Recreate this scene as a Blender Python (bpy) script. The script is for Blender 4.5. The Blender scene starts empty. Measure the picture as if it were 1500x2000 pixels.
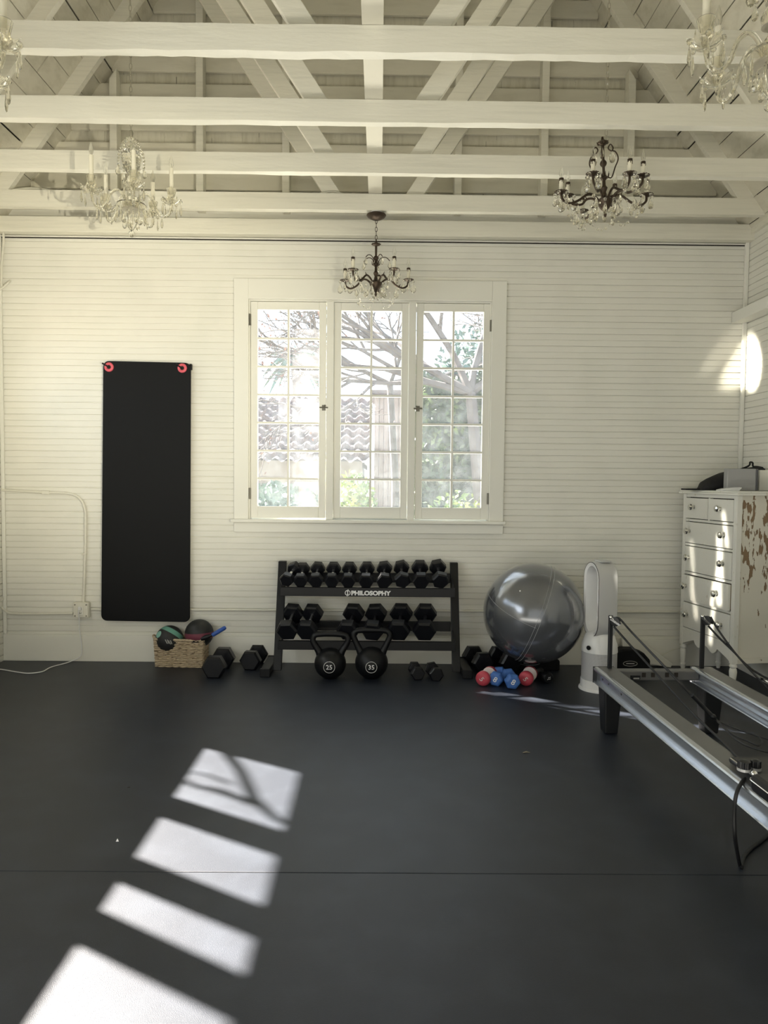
import bpy, math, random
import numpy as np
from mathutils import Vector, Matrix, Euler
random.seed(7)
S = bpy.context.scene
COL = S.collection
PI = math.pi

# ------------------------------------------------------------------ camera
FPX, CAMH, CAMD = 1400.0, 1.5, 5.776
_p, _y, _r = math.atan(65/1400.), .0066, .0093
cF = Vector((math.sin(_y)*math.cos(_p), math.cos(_y)*math.cos(_p), -math.sin(_p)))
_R0 = Vector((math.cos(_y), -math.sin(_y), 0)); _U0 = _R0.cross(cF)
cR = _R0*math.cos(_r)+_U0*math.sin(_r); cU = -_R0*math.sin(_r)+_U0*math.cos(_r)
cC = Vector((0, -CAMD, CAMH))
cam = bpy.data.cameras.new('camera'); camo = bpy.data.objects.new('camera', cam); COL.objects.link(camo)
cam.sensor_fit = 'VERTICAL'; cam.sensor_height = 36; cam.lens = 36*FPX/2000; cam.clip_start = .05; cam.clip_end = 200
camo.matrix_world = Matrix(((cR.x, cU.x, -cF.x, cC.x), (cR.y, cU.y, -cF.y, cC.y), (cR.z, cU.z, -cF.z, cC.z), (0, 0, 0, 1)))
S.camera = camo
def _ray(px, py): return cF+cR*((px-750)/FPX)+cU*((1000-py)/FPX)
def W(px, py, y=0.):                      # point of the plane at depth y
    r = _ray(px, py); return cC+r*((y+CAMD)/r.y)
def G(px, py, z=0.):                      # point of the level plane at height z
    r = _ray(px, py); return cC+r*((z-CAMH)/r.z)

# ------------------------------------------------------------------ view, world, lights
S.view_settings.view_transform = 'Standard'; S.view_settings.look = 'None'
S.view_settings.exposure = 0.30; S.view_settings.gamma = 1.0; S.view_settings.use_curve_mapping = False
w = bpy.data.worlds.new('sky'); S.world = w; w.use_nodes = True
bg = w.node_tree.nodes['Background']; bg.inputs[0].default_value = (.74, .87, 1.0, 1); bg.inputs[1].default_value = 3.3
def area(name, loc, size, power, color, direction):
    l = bpy.data.lights.new(name, 'AREA'); l.shape = 'RECTANGLE'; l.size, l.size_y = size; l.energy = power; l.color = color
    o = bpy.data.objects.new(name, l); COL.objects.link(o); o.location = loc
    o.rotation_euler = Vector(direction).to_track_quat('-Z', 'Y').to_euler(); return o
SUN_DIR = Vector((.6664, -.3847, -.6387))
sl = bpy.data.lights.new('sun', 'SUN'); sl.energy = 70; sl.angle = math.radians(.75); sl.color = (1, .91, .79)
so = bpy.data.objects.new('sun', sl); COL.objects.link(so); so.location = (-8, 6, 9); so.rotation_euler = SUN_DIR.to_track_quat('-Z', 'Y').to_euler()
area('rear_fill_lamp', (.2, -7.85, 1.5), (4.6, 2.5), 16, (.90, .95, 1.0), (0, 1, .02))  # added fill lamp in front of the closed rear wall
area('low_fill_lamp', (-.6, -4.75, .04), (4.0, 1.5), 120, (1, .94, .80), (0, .12, 1))  # added upward fill lamp brightening the joist undersides
area('side_window_daylight', (-2.96, -4.3, 2.0), (2.6, 1.2), 42, (.84, .92, 1.0), (1, .10, -.12))
area('sill_fill_lamp', (-.1, 1.05, .92), (2.2, 1.1), 115, (1, .97, .84), (0, -.45, 1))  # added lamp hidden below the sill, aimed up at the joists
def spot(name, loc, target, power, deg, blend, color):
    l = bpy.data.lights.new(name, 'SPOT'); l.energy = power; l.spot_size = math.radians(deg); l.spot_blend = blend; l.color = color; l.shadow_soft_size = .02
    o = bpy.data.objects.new(name, l); COL.objects.link(o); o.location = loc
    o.rotation_euler = (Vector(target)-Vector(loc)).to_track_quat('-Z', 'Y').to_euler(); return o

_g = _ray(1466, 712); _g = cC+_g*(2.915/_g.x)
spot('glint_spot_lamp', (1.35, -.62, .86), _g, 700, 9.0, .35, (1, .93, .76))  # added spot imitating a sun glint on the right wall
_g = _ray(1440, 647); _g = cC+_g*(2.88/_g.x)
spot('glint_spot_lamp', (1.30, -.60, .87), _g, 130, 4.5, .8, (1, .93, .76))  # added weaker spot for a second glint near the corner
spot('warm_fill_spot', (1.6, -6.6, 1.0), (-2.05, 0, 2.35), 850, 34, 1.0, (1, .92, .70))  # added warm spot brightening the upper left of the back wall
def streak(loc, target, size, power, roll):      # added narrow lamps imitating streaks of sun on the chest
    o = area('streak_lamp', loc, size, power, (1, .94, .80), Vector(target)-Vector(loc)); o.data.spread = math.radians(4)
    o.rotation_euler = (o.rotation_euler.to_matrix() @ Matrix.Rotation(roll, 3, 'Z')).to_euler()
streak((1.45, -1.05, .80), (2.51, -.58, .86), (.045, .50), .22, .10)
streak((1.45, -1.00, .70), (2.50, -.52, .60), (.020, .62), .12, -.12)
streak((1.45, -.95, .75), (2.45, -.26, .74), (.035, .60), .07, .14)
streak((1.45, -1.10, 1.05), (2.52, -.62, 1.16), (.016, .26), .05, .22)
# ------------------------------------------------------------------ mesh helpers
class MB:
    def __init__(s): s.v = []; s.f = []
    def add(s, vs, fs, M=None):
        n = len(s.v)
        s.v += [tuple(M @ Vector(p)) if M is not None else tuple(p) for p in vs]
        s.f += [tuple(i+n for i in f) for f in fs]; return s
    def box(s, x0, y0, z0, x1, y1, z1, M=None):
        return s.add([(x0,y0,z0),(x1,y0,z0),(x1,y1,z0),(x0,y1,z0),(x0,y0,z1),(x1,y0,z1),(x1,y1,z1),(x0,y1,z1)],
                     [(0,3,2,1),(4,5,6,7),(0,1,5,4),(1,2,6,5),(2,3,7,6),(3,0,4,7)], M)
    def prism(s, poly, a0, a1, axis='y', M=None):   # poly of 2D points extruded along axis
        n = len(poly)
        def P(p, a):
            return {'y': (p[0], a, p[1]), 'z': (p[0], p[1], a), 'x': (a, p[0], p[1])}[axis]
        vs = [P(p, a0) for p in poly]+[P(p, a1) for p in poly]
        return s.add(vs, [tuple(range(n)), tuple(range(2*n-1, n-1, -1))]+[(i, i+n, (i+1) % n+n, (i+1) % n) for i in range(n)], M)
    def lathe(s, prof, n=24, M=None, ph=0., sq=1.):
        vs = []; fs = []
        for r, z in prof:
            for k in range(n):
                a = 2*PI*k/n+ph; vs.append((r*math.cos(a), sq*r*math.sin(a), z))
        for i in range(len(prof)-1):
            for k in range(n):
                a, b = i*n+k, i*n+(k+1) % n; fs.append((a, b, b+n, a+n))
        if prof[0][0] > 1e-6: fs.append(tuple(range(n-1, -1, -1)))
        if prof[-1][0] > 1e-6: m = (len(prof)-1)*n; fs.append(tuple(range(m, m+n)))
        return s.add(vs, fs, M)
    def tube(s, pts, r, n=8, caps=True, closed=False):
        pts = [Vector(p) for p in pts]; m = len(pts); vs = []; fs = []
        rr = r if hasattr(r, '__len__') else [r]*m
        t = [(pts[(i+1) % m if closed else min(i+1, m-1)]-pts[(i-1) % m if closed else max(i-1, 0)]).normalized() for i in range(m)]
        up = Vector((0, 0, 1)) if abs(t[0].z) < .9 else Vector((1, 0, 0))
        x = t[0].cross(up).normalized()
        for i in range(m):
            x = (x-t[i]*x.dot(t[i])).normalized(); y = t[i].cross(x)
            for k in range(n):
                a = 2*PI*k/n; vs.append(pts[i]+(x*math.cos(a)+y*math.sin(a))*rr[i])
        for i in range(m if closed else m-1):
            j = (i+1) % m
            for k in range(n): fs.append((i*n+k, i*n+(k+1) % n, j*n+(k+1) % n, j*n+k))
        if caps and not closed: fs += [tuple(range(n-1, -1, -1)), tuple(range((m-1)*n, m*n))]
        return s.add(vs, fs)
    def ball(s, c, r, n=16, m=10, sc=(1, 1, 1)):
        prof = [(max(r*math.sin(PI*i/m), 1e-7), -r*math.cos(PI*i/m)) for i in range(m+1)]
        M = Matrix.Translation(c) @ Matrix.Diagonal((sc[0], sc[1], sc[2], 1))
        return s.lathe(prof, n, M)
    def mesh(s, name, mat, smooth=False, angle=None):
        me = bpy.data.meshes.new(name); me.from_pydata(s.v, [], s.f); me.materials.append(mat)
        import bmesh
        b = bmesh.new(); b.from_mesh(me); bmesh.ops.recalc_face_normals(b, faces=b.faces)
        if angle is not None:
            for e in b.edges: e.smooth = not (len(e.link_faces) == 2 and e.calc_face_angle(0) > angle)
        for f_ in b.faces: f_.smooth = smooth
        b.to_mesh(me); b.free(); return me
def curve(pts, k=6):                      # Catmull-Rom through points
    P = [Vector(p) for p in pts]; P = [P[0]*2-P[1]]+P+[P[-1]*2-P[-2]]; out = []
    for i in range(1, len(P)-2):
        a, b, c, d = P[i-1:i+3]
        for j in range(k):
            t = j/k; out.append(.5*((2*b)+(c-a)*t+(2*a-5*b+4*c-d)*t*t+(3*b-a-3*c+d)*t**3))
    out.append(P[-2]); return out
def link(name, me, parent=None, loc=None, rot=None, bevel=0):
    o = bpy.data.objects.new(name, me); COL.objects.link(o)
    if parent is not None: o.parent = parent
    if loc is not None: o.location = loc
    if rot is not None: o.rotation_euler = rot
    if bevel:
        b = o.modifiers.new('bevel', 'BEVEL'); b.width = bevel; b.segments = 2; b.limit_method = 'ANGLE'; b.angle_limit = math.radians(35)
    return o
def part(name, mb, mat, parent, loc=None, rot=None, smooth=False, angle=.7, bevel=0, label=None):
    o = link(name, mb.mesh(name, mat, smooth, angle if smooth else None), parent, loc, rot, bevel)
    if label: o['label'] = label
    return o
def thing(name, label, cat, loc=(0, 0, 0), rot=(0, 0, 0), group=None):
    o = bpy.data.objects.new(name, None); COL.objects.link(o); o.location = loc; o.rotation_euler = rot; o.empty_display_size = .05
    o['label'] = label; o['category'] = cat
    if group: o['group'] = group
    return o
def solo(name, label, cat, mb, mat, group=None, **k):
    o = part(name, mb, mat, None, **k); o['label'] = label; o['category'] = cat
    if group: o['group'] = group
    return o
def struct(name, mb, mat, parent=None, label=None, **k):
    o = part(name, mb, mat, parent, **k)
    if parent is None: o['kind'] = 'structure'
    if label: o['label'] = label
    return o
def sroot(name, label=None):
    o = bpy.data.objects.new(name, None); COL.objects.link(o); o['kind'] = 'structure'
    if label: o['label'] = label
    return o
def kids(o): return [c for c in o.children]
def dup(root, label=None, loc=None, rot=None, group=None):
    def cp(o, parent):
        c = o.copy(); COL.objects.link(c)
        if parent is not None: c.parent = parent
        for ch in kids(o): cp(ch, c)
        return c
    r = cp(root, None)
    if loc is not None: r.location = loc
    if rot is not None: r.rotation_euler = rot
    if label: r['label'] = label
    if group: r['group'] = group
    return r
def text_mesh(txt, size, extrude, mat, offset=0., name='lettering', sx=1.):
    cu = bpy.data.curves.new('t', 'FONT'); cu.body = txt; cu.size = size; cu.extrude = extrude; cu.offset = offset
    cu.align_x = 'CENTER'; cu.align_y = 'CENTER'; cu.resolution_u = 3
    o = bpy.data.objects.new('t', cu); COL.objects.link(o)
    me = bpy.data.meshes.new_from_object(o.evaluated_get(bpy.context.evaluated_depsgraph_get()))
    bpy.data.objects.remove(o); bpy.data.curves.remove(cu)
    me.name = name; me.materials.clear(); me.materials.append(mat)
    if sx != 1.: me.transform(Matrix.Diagonal((sx, 1, 1, 1)))
    return me

# ------------------------------------------------------------------ materials
def mat(name, col, rough=.5, metal=0., spec=.5, bump=None, var=None, coat=0., sheen=0.):
    m = bpy.data.materials.new(name); m.use_nodes = True; nt = m.node_tree; b = nt.nodes['Principled BSDF']
    b.inputs['Base Color'].default_value = (*col, 1); b.inputs['Roughness'].default_value = rough
    b.inputs['Metallic'].default_value = metal; b.inputs['Specular IOR Level'].default_value = spec
    if coat: b.inputs['Coat Weight'].default_value = coat; b.inputs['Coat Roughness'].default_value = .15
    if sheen: b.inputs['Sheen Weight'].default_value = sheen
    tc = nt.nodes.new('ShaderNodeTexCoord')
    def noise(scale, stretch, detail=4):
        mp = nt.nodes.new('ShaderNodeMapping'); mp.inputs['Scale'].default_value = stretch
        nt.links.new(tc.outputs['Object'], mp.inputs[0])
        n = nt.nodes.new('ShaderNodeTexNoise'); n.inputs['Scale'].default_value = scale; n.inputs['Detail'].default_value = detail
        nt.links.new(mp.outputs[0], n.inputs['Vector']); return n
    if bump:
        sc, st, strength, dist = bump
        n = noise(sc, st); bp = nt.nodes.new('ShaderNodeBump'); bp.inputs['Strength'].default_value = strength; bp.inputs['Distance'].default_value = dist
        nt.links.new(n.outputs['Fac'], bp.inputs['Height']); nt.links.new(bp.outputs[0], b.inputs['Normal'])
    if var:
        sc, st, col2, lo, hi = var
        n = noise(sc, st, 6); r = nt.nodes.new('ShaderNodeMapRange'); r.inputs[1].default_value = lo; r.inputs[2].default_value = hi
        mx = nt.nodes.new('ShaderNodeMix'); mx.data_type = 'RGBA'
        nt.links.new(n.outputs['Fac'], r.inputs[0]); nt.links.new(r.outputs[0], mx.inputs['Factor'])
        mx.inputs[6].default_value = (*col, 1); mx.inputs[7].default_value = (*col2, 1); nt.links.new(mx.outputs[2], b.inputs['Base Color'])
    return m
CREAM = (.80, .775, .67)
M_wall = mat('cream_wall_paint', (.80, .786, .715), .45, bump=(26, (.15, 1, 3), .25, .004), var=(2.5, (1, 1, 1), (.75, .74, .67), .45, .75))
M_beam = mat('cream_rough_beam_paint', CREAM, .5, bump=(30, (.25, 1, 1.2), .5, .006), var=(14, (.12, 1, 4), (.72, .70, .60), .5, .75))
M_beamy = mat('cream_rough_board_paint', (.74, .71, .60), .6, bump=(30, (.3, .3, 1.2), .4, .005), var=(5, (.5, .5, 2), (.64, .61, .50), .5, .75))
M_shingle = mat('cream_shingle_backs', (.70, .67, .56), .7, bump=(40, (3, 1, .3), .5, .004), var=(9, (3, 1, .5), (.60, .57, .46), .45, .7))
M_trim = mat('cream_trim_paint', (.82, .81, .74), .38, bump=(30, (.3, 1, .3), .12, .003))
M_gap = mat('dark_gap', (.03, .025, .02), .9)  # dark colour painted in for the shade inside gaps and recesses
M_floor = mat('black_rubber_floor', (.0125, .0160, .0245), .44, spec=.5, bump=(420, (1, 1, 1), .5, .0015), var=(5, (1, 1, 1), (.020, .025, .036), .45, .7))
M_black = mat('matte_black_foam', (.004, .0045, .0055), .7, spec=.25)
M_rub = mat('black_hex_rubber', (.005, .0055, .008), .36, spec=.42, bump=(300, (1, 1, 1), .15, .0006))
M_steel_b = mat('black_powder_coated_steel', (.005, .0055, .007), .42, spec=.32)
M_chrome = mat('chrome', (.85, .85, .85), .12, metal=1)
M_white = mat('white_plastic', (.82, .82, .82), .3)
M_silver = mat('silver_plastic', (.52, .53, .54), .35, metal=.3)
M_ink = mat('white_lettering', (.85, .85, .85), .5)
M_pink = mat('pink_grommet_rubber', (.75, .12, .16), .5)
M_brass = mat('aged_bronze', (.07, .05, .035), .4, metal=.75, bump=(90, (1, 1, 1), .4, .002))
M_bagleaf = mat('dry_leaf', (.30, .26, .18), .8)
M_candle = mat('cream_candle_sleeve', (.80, .76, .62), .5)
M_pipe = mat('painted_conduit', (.74, .72, .63), .45)
def glass(name, tint=(1, 1, 1), ior=1.5, clear=.0, rough=0.):
    m = bpy.data.materials.new(name); m.use_nodes = True; nt = m.node_tree; nt.nodes.clear()
    out = nt.nodes.new('ShaderNodeOutputMaterial'); g = nt.nodes.new('ShaderNodeBsdfGlass'); g.inputs['IOR'].default_value = ior; g.inputs['Color'].default_value = (*tint, 1); g.inputs['Roughness'].default_value = rough
    t = nt.nodes.new('ShaderNodeBsdfTransparent'); mx = nt.nodes.new('ShaderNodeMixShader'); mx.inputs[0].default_value = clear
    nt.links.new(g.outputs[0], mx.inputs[1]); nt.links.new(t.outputs[0], mx.inputs[2]); nt.links.new(mx.outputs[0], out.inputs[0]); return m
M_crystal = glass('cut_crystal', (1, .99, .95), 1.52, .15)
M_bulb = glass('clear_bulb_glass', (1, 1, .98), 1.12, .45)
def pane_mat():  # translucent haze mixed into the glass to imitate glare from outside
    m = bpy.data.materials.new('hazed_window_glass'); m.use_nodes = True; nt = m.node_tree; nt.nodes.clear()
    out = nt.nodes.new('ShaderNodeOutputMaterial'); t = nt.nodes.new('ShaderNodeBsdfTransparent')
    d = nt.nodes.new('ShaderNodeBsdfTranslucent'); d.inputs[0].default_value = (.9, .94, 1, 1)
    gl = nt.nodes.new('ShaderNodeBsdfGlossy'); gl.inputs['Roughness'].default_value = .02
    tc = nt.nodes.new('ShaderNodeTexCoord'); n = nt.nodes.new('ShaderNodeTexNoise'); n.inputs['Scale'].default_value = 14; n.inputs['Detail'].default_value = 5
    nt.links.new(tc.outputs['Object'], n.inputs['Vector'])
    r = nt.nodes.new('ShaderNodeMapRange'); r.inputs[1].default_value = .35; r.inputs[2].default_value = .7; r.inputs[3].default_value = .03; r.inputs[4].default_value = .06
    nt.links.new(n.outputs[0], r.inputs[0])
    m1 = nt.nodes.new('ShaderNodeMixShader'); m2 = nt.nodes.new('ShaderNodeMixShader')
    nt.links.new(r.outputs[0], m1.inputs[0]); nt.links.new(t.outputs[0], m1.inputs[1]); nt.links.new(d.outputs[0], m1.inputs[2])
    m2.inputs[0].default_value = .05; nt.links.new(m1.outputs[0], m2.inputs[1]); nt.links.new(gl.outputs[0], m2.inputs[2])
    nt.links.new(m2.outputs[0], out.inputs[0]); return m
M_pane = pane_mat()

# ------------------------------------------------------------------ room shell
XL, XR, YF = -3.03, 2.915, -8.0
ZW = 3.44                                   # top of the boarded walls
fl = MB()
seam = G(900, 1706).y
for (a, b) in ((YF, seam-.0015), (seam+.0015, 0.05)): fl.box(XL-.1, a, -.06, XR+.1, b, 0)
fl.box(XL-.1, YF, -.1, XR+.1, .05, -.061)
struct('floor', fl, M_floor, bevel=.002)
def boards(z0, z1, p=.0485):                # tongue-and-groove profile: (height, depth into the wall)
    out = [(z0, 0.)]; k = math.ceil(z0/p+.2)
    while k*p < z1-.006:
        g, d = ((.0046, .009) if k % 2 else (.0032, .005)); z = k*p
        out += [(z-g, 0.), (z-g*.4, d), (z+g*.4, d), (z+g, 0.)]; k += 1
    out.append((z1, 0.)); return out
def clad(mb, u0, u1, z0, z1, f):            # f(u, depth, z) -> point
    pr = boards(z0, z1); n = len(mb.v)
    vs = []
    for z, d in pr: vs += [f(u0, d, z), f(u1, d, z)]
    mb.add(vs, [(2*i, 2*i+1, 2*i+3, 2*i+2) for i in range(len(pr)-1)])
OX0, OX1, OZ0, OZ1 = -1.052, .882, 1.165, 2.915   # window opening
wb = MB(); fb = lambda u, d, z: (u, d, z)
clad(wb, XL, OX0, 0, ZW, fb); clad(wb, OX1, XR, 0, ZW, fb); clad(wb, OX0, OX1, 0, OZ0, fb); clad(wb, OX0, OX1, OZ1, ZW, fb)
for (a, b, c, d) in ((XL-.1, OX0, -.05, 3.6), (OX1, XR+.1, -.05, 3.6), (OX0, OX1, -.05, OZ0), (OX0, OX1, OZ1, 3.6)): wb.box(a, .012, c, b, .16, d)
struct('wall_back', wb, M_wall)
wr = MB(); clad(wr, YF, 0, 0, 3.44, lambda u, d, z: (XR+d, u, z)); wr.box(XR+.012, YF, -.05, XR+.15, .16, 3.5)
struct('wall_right', wr, M_wall)
HY = [(-1.27, -.640), (-1.804, -1.45), (-2.153, -1.961), (-2.98, -2.319)]; HZ = (1.985, 2.568)
wl = MB(); clad(wl, -.60, 0, 0, 3.5, lambda u, d, z: (XL-d, u, z))
wl.box(XL-.05, -.60, -.05, XL-.012, .16, 3.5)
wl.box(XL-.05, YF, -.05, XL, -.60, HZ[0]); wl.box(XL-.05, YF, HZ[1], XL, -.60, 3.5)
ys = [YF]+[v for h in sorted(HY) for v in h]+[-.60]
for i in range(0, len(ys), 2): wl.box(XL-.05, ys[i], HZ[0], XL, ys[i+1], HZ[1])
struct('wall_left', wl, M_wall)
wf = MB(); wf.box(XL-.1, YF-.1, -.05, XR+.1, YF, 3.6); struct('wall_front', wf, M_wall)
bb = MB(); bb.box(XL, -.018, 0, XR, -.001, .216); bb.box(XL, -.010, .216, XR, -.001, .224); struct('baseboard_back', bb, M_trim, bevel=.003)
bb = MB(); bb.box(XR-.018, -5.0, 0, XR-.001, -.02, .216); struct('baseboard_right', bb, M_trim, bevel=.003)
t = MB(); t.box(XR-.030, -.030, .22, XR-.002, -.002, ZW); struct('trim_1', t, M_trim, bevel=.004)
t = MB(); t.box(XL+.002, -.022, .22, XL+.028, -.002, ZW); struct('trim_2', t, M_trim, bevel=.004)
t = MB(); t.box(2.80, -.53, 2.765, XR-.001, -.002, 2.85); struct('trim_3', t, M_trim, bevel=.004, label='cream ledge board on the right wall at the corner')
t = MB(); t.box(2.885, -1.1, 2.86, XR-.001, -.42, 3.10); t.box(2.865, -1.1, 2.78, XR-.001, -.535, 2.86); struct('trim_4', t, M_trim, bevel=.004)
# gable above the plate
APX, APZ, SL = -.06, 7.42, 1.395             # roof underside: z = APZ - SL*|x-APX|
def rz(x): return APZ-SL*abs(x-APX)
g = MB(); rng = random.Random(3)
row = 0; z = 3.50
while z < 7.2:
    x = XL-.1+rng.random()*.05
    while x < XR+.1:
        wd = rng.uniform(.075, .16); zt = z+.235
        if z < rz(x+wd/2)+.3: g.box(x, .062+rng.uniform(0, .008), z-.01, x+wd-rng.choice([.003, .005, .007]), .074, zt+rng.uniform(-.006, .004))
        x += wd
    z += .235*.5
g2 = MB(); g2.box(XL-.1, .10, 3.45, XR+.1, .14, 7.5)
gw = sroot('wall_gable'); part('shingle_backs', g, M_shingle, gw); part('backing', g2, M_gap, gw)
k = 0; g = MB()
while True:
    z0 = 3.775+.2265*k-.2265
    if z0 > 6.6: break
    xl, xr = APX-(APZ+.15-z0)/SL, APX+(APZ+.15-z0)/SL
    g.box(max(xl, XL-.1), .022, z0, min(xr, XR+.1), .046, z0+.132); k += 1
part('girts', g, M_beamy, gw, bevel=.003)
for px in (222, 390, 558, 727, 895, 1063, 1231):
    x = W(px, 330, -.07).x; g = MB(); g.prism([(x-.028, 3.585), (x+.028, 3.585), (x+.028, rz(x+.028)+.02), (x-.028, rz(x-.028)+.02)], -.075, .021)
    struct('gable_stud', g, M_beam, bevel=.003)
# plate
zp0, zp1 = W(741, 461, -.095).z, W(741, 429, -.095).z
g = MB()
n = 60
for i in range(n):
    pass
g.box(XL+.03, -.095, zp0+.004, XR+.02, .0, zp1); struct('wall_plate', g, M_beam, bevel=.006)
g = MB(); g.box(XL+.03, -.020, zp0-.010, XR-.03, -.001, zp0-.002); struct('trim_5', g, M_trim)
g = MB(); g.box(XL+.03, -.008, zp0-.017, XR-.03, -.001, zp0-.0105); struct('shade_strip_under_plate', g, M_gap)  # dark strip put in for the shade of the gap below the plate
g = MB(); g.box(XR-.03, YF, 3.44, XR+.15, .0, 3.52); struct('side_plate', g, M_beam)
g = MB(); g.box(XL-.1, YF, 3.42, XL+.06, .0, 3.52); struct('side_plate', g, M_beam)
# joists with slightly rough lower edges
ZJ = 3.50; HJ = .122; TJ = .058
JY = [-5.776+d for d in (3.46, 4.12, 4.79, 5.45)]
rng = random.Random(11)
def rough_beam(x0, x1, y0, y1, z0, z1, seed, amp=.004, n=90):
    r = random.Random(seed); vs = []; fs = []
    a = [0, 0, 0, 0]
    for i in range(n+1):
        x = x0+(x1-x0)*i/n
        a = [.8*q+r.uniform(-amp, amp) for q in a]
        vs += [(x, y0+a[2]*.3, z0+a[0]), (x, y1, z0+a[1]), (x, y1, z1+a[3]*.4), (x, y0+a[2]*.2, z1+a[3]*.4)]
    for i in range(n):
        for k in range(4):
            p, q = i*4+k, i*4+(k+1) % 4; fs.append((p, q, q+4, p+4))
    fs += [(0, 1, 2, 3), (n*4+3, n*4+2, n*4+1, n*4)]
    m = MB(); m.add(vs, fs); return m
for i, y in enumerate([-4.97, -4.30, -3.64, -2.98]+JY):
    amp = .0035 if i == 4 else .0018
    struct('ceiling_joist', rough_beam(XL-.08, XR+.08, y, y+TJ, ZJ, ZJ+HJ, 5+i, amp), M_beam, bevel=0)
    yy = y+TJ-.002
    for s in (-1, 1):                        # rafters and braces of this bay
        xe = (XL-.10 if s < 0 else XR+.14)
        g = MB(); xk = APX+s*(APZ-ZJ)/SL; g.prism([(APX, rz(APX)), (xk, ZJ), (xe, ZJ), (xe, max(ZJ+.002, rz(xe)+.17)), (APX, rz(APX)+.17)], y+.004 if i < 7 else y+.004, y+.052)
        g2 = MB(); struct('rafter', g, M_beam, bevel=.003)
        if s < 0: a, b = -.430, -.298
        else: a, b = .165, .300
        zt = ZJ+HJ+.001; tt = 1.25
        g = MB(); g.prism([(a, zt), (b, zt), (b+s*tt, zt+1.50*tt), (a+s*tt, zt+1.50*tt)], y+.002+.050, y+.095)
        struct('roof_brace', g, M_beam, bevel=.003)
g = MB(); g.box(-.102, -5.3, ZJ+HJ+.003, 0.0, .02, ZJ+HJ+.028); struct('centre_tie_board', g, M_beamy, bevel=.002)
# roof sheathing: boards running away from the camera with thin gaps, closed above
for s, nm in ((-1, 'ceiling'), (1, 'ceiling')):
    g = MB(); gg = MB(); L = 5.6; u = 0.; r = random.Random(21+s)
    n = Vector((s*SL, 0, 1)).normalized(); dn = Vector((s, 0, -SL)).normalized()
    top = Vector((APX, 0, APZ+.17*1.0))
    # local frame: u down the slope, y along, n outward
    M = Matrix(((dn.x, 0, n.x, top.x), (0, 1, 0, 0), (dn.z, 0, n.z, top.z), (0, 0, 0, 1)))
    while u < L:
        wd = r.choice([.13, .15, .165, .14]); y = YF
        while y < .1:
            ln = r.uniform(2.2, 3.8); h = r.uniform(0, .010)
            g.box(u, y, h, u+wd-r.choice([.004, .006, .012]), min(y+ln-.004, .12), .02+h, M); y += ln
        u += wd
    gg.box(-.1, YF-.1, .034, L-.1, .16, .06, M)
    c = sroot(nm); part('sheathing_board', g, M_shingle, c); part('roof_skin', gg, M_gap, c)
g = MB(); g.prism([(XL-.1, 3.5), (XR+.1, 3.5), (APX, 8.0)], YF-.1, YF); struct('wall_gable', g, M_wall)

# ------------------------------------------------------------------ back window
win = sroot('window_1')
cs = MB(); X0, X1 = -1.168, .998
cs.box(X0, -.022, OZ0, OX0, -.001, 3.074); cs.box(OX1, -.022, OZ0, X1, -.001, 3.074); cs.box(OX0, -.022, OZ1, OX1, -.001, 3.074)
part('casing', cs, M_trim, win, bevel=.003)
cs = MB(); cs.box(X0, -.020, 1.062, X1, -.001, 1.138); part('apron', cs, M_trim, win, bevel=.003)
cs = MB(); cs.box(X0-.022, -.055, 1.140, X1+.016, .05, 1.166); part('window_sill', cs, M_trim, win, bevel=.005)
cs = MB()
cs.box(OX0, -.001, OZ0, OX0+.012, .13, OZ1); cs.box(OX1-.012, -.001, OZ0, OX1, .13, OZ1); cs.box(OX0+.012, -.001, OZ1-.012, OX1-.012, .13, OZ1)
cs.box(OX0+.012, .05, OZ0-.01, OX1-.012, .15, OZ0+.012)
SX = [(-1.038, -.436), (-.372, .222), (.286, .876)]
for a, b in ((SX[0][1]+.005, SX[1][0]-.002), (SX[1][1]+.002, SX[2][0]-.005)): cs.box(a, -.014, OZ0+.001, b, .11, OZ1-.012)
part('jamb', cs, M_trim, win, bevel=.002)
for i, (a, b) in enumerate(SX):
    z0, z1 = OZ0+.012, OZ1-.016; st = .056; gz0, gz1 = z0+.094, z1-.064
    y0, y1 = ((.004, .042) if i != 1 else (.010, .048))
    s_ = MB(); s_.box(a, y0, z0, a+st, y1, z1); s_.box(b-st, y0, z0, b, y1, z1); s_.box(a+st, y0, z0, b-st, y1, gz0); s_.box(a+st, y0, gz1, b-st, y1, z1)
    so_ = part('sash', s_, M_trim, win, bevel=.004)
    s_ = MB(); xm = (a+b)/2; s_.box(xm-.009, y0+.004, gz0, xm+.009, y1-.004, gz1)
    hh = (gz1-gz0)/7
    for k in range(1, 7): s_.box(a+st, y0+.006, gz0+k*hh-.010, b-st, y1-.006, gz0+k*hh+.008)
    part('muntins', s_, M_trim, so_, bevel=.002)
    s_ = MB(); s_.box(a+st, y0+.02, gz0, b-st, y0+.022, gz1); part('pane', s_, M_pane, so_)
M_hinge = mat('tarnished_hinge', (.20, .19, .16), .4, metal=.7)
for (x, py) in ((SX[0][0]-.006, 627), (SX[0][0]-.006, 966), (SX[2][1]+.003, 634), (SX[2][1]+.001, 972)):
    z = W(741, py, 0).z; h = MB(); h.lathe([(.006, -.045), (.006, .045)], 8, Matrix.Translation((x, -.006, z))); h.box(x-.010, -.004, z-.045, x+.010, .003, z+.045); part('hinge', h, M_hinge, win)
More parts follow.
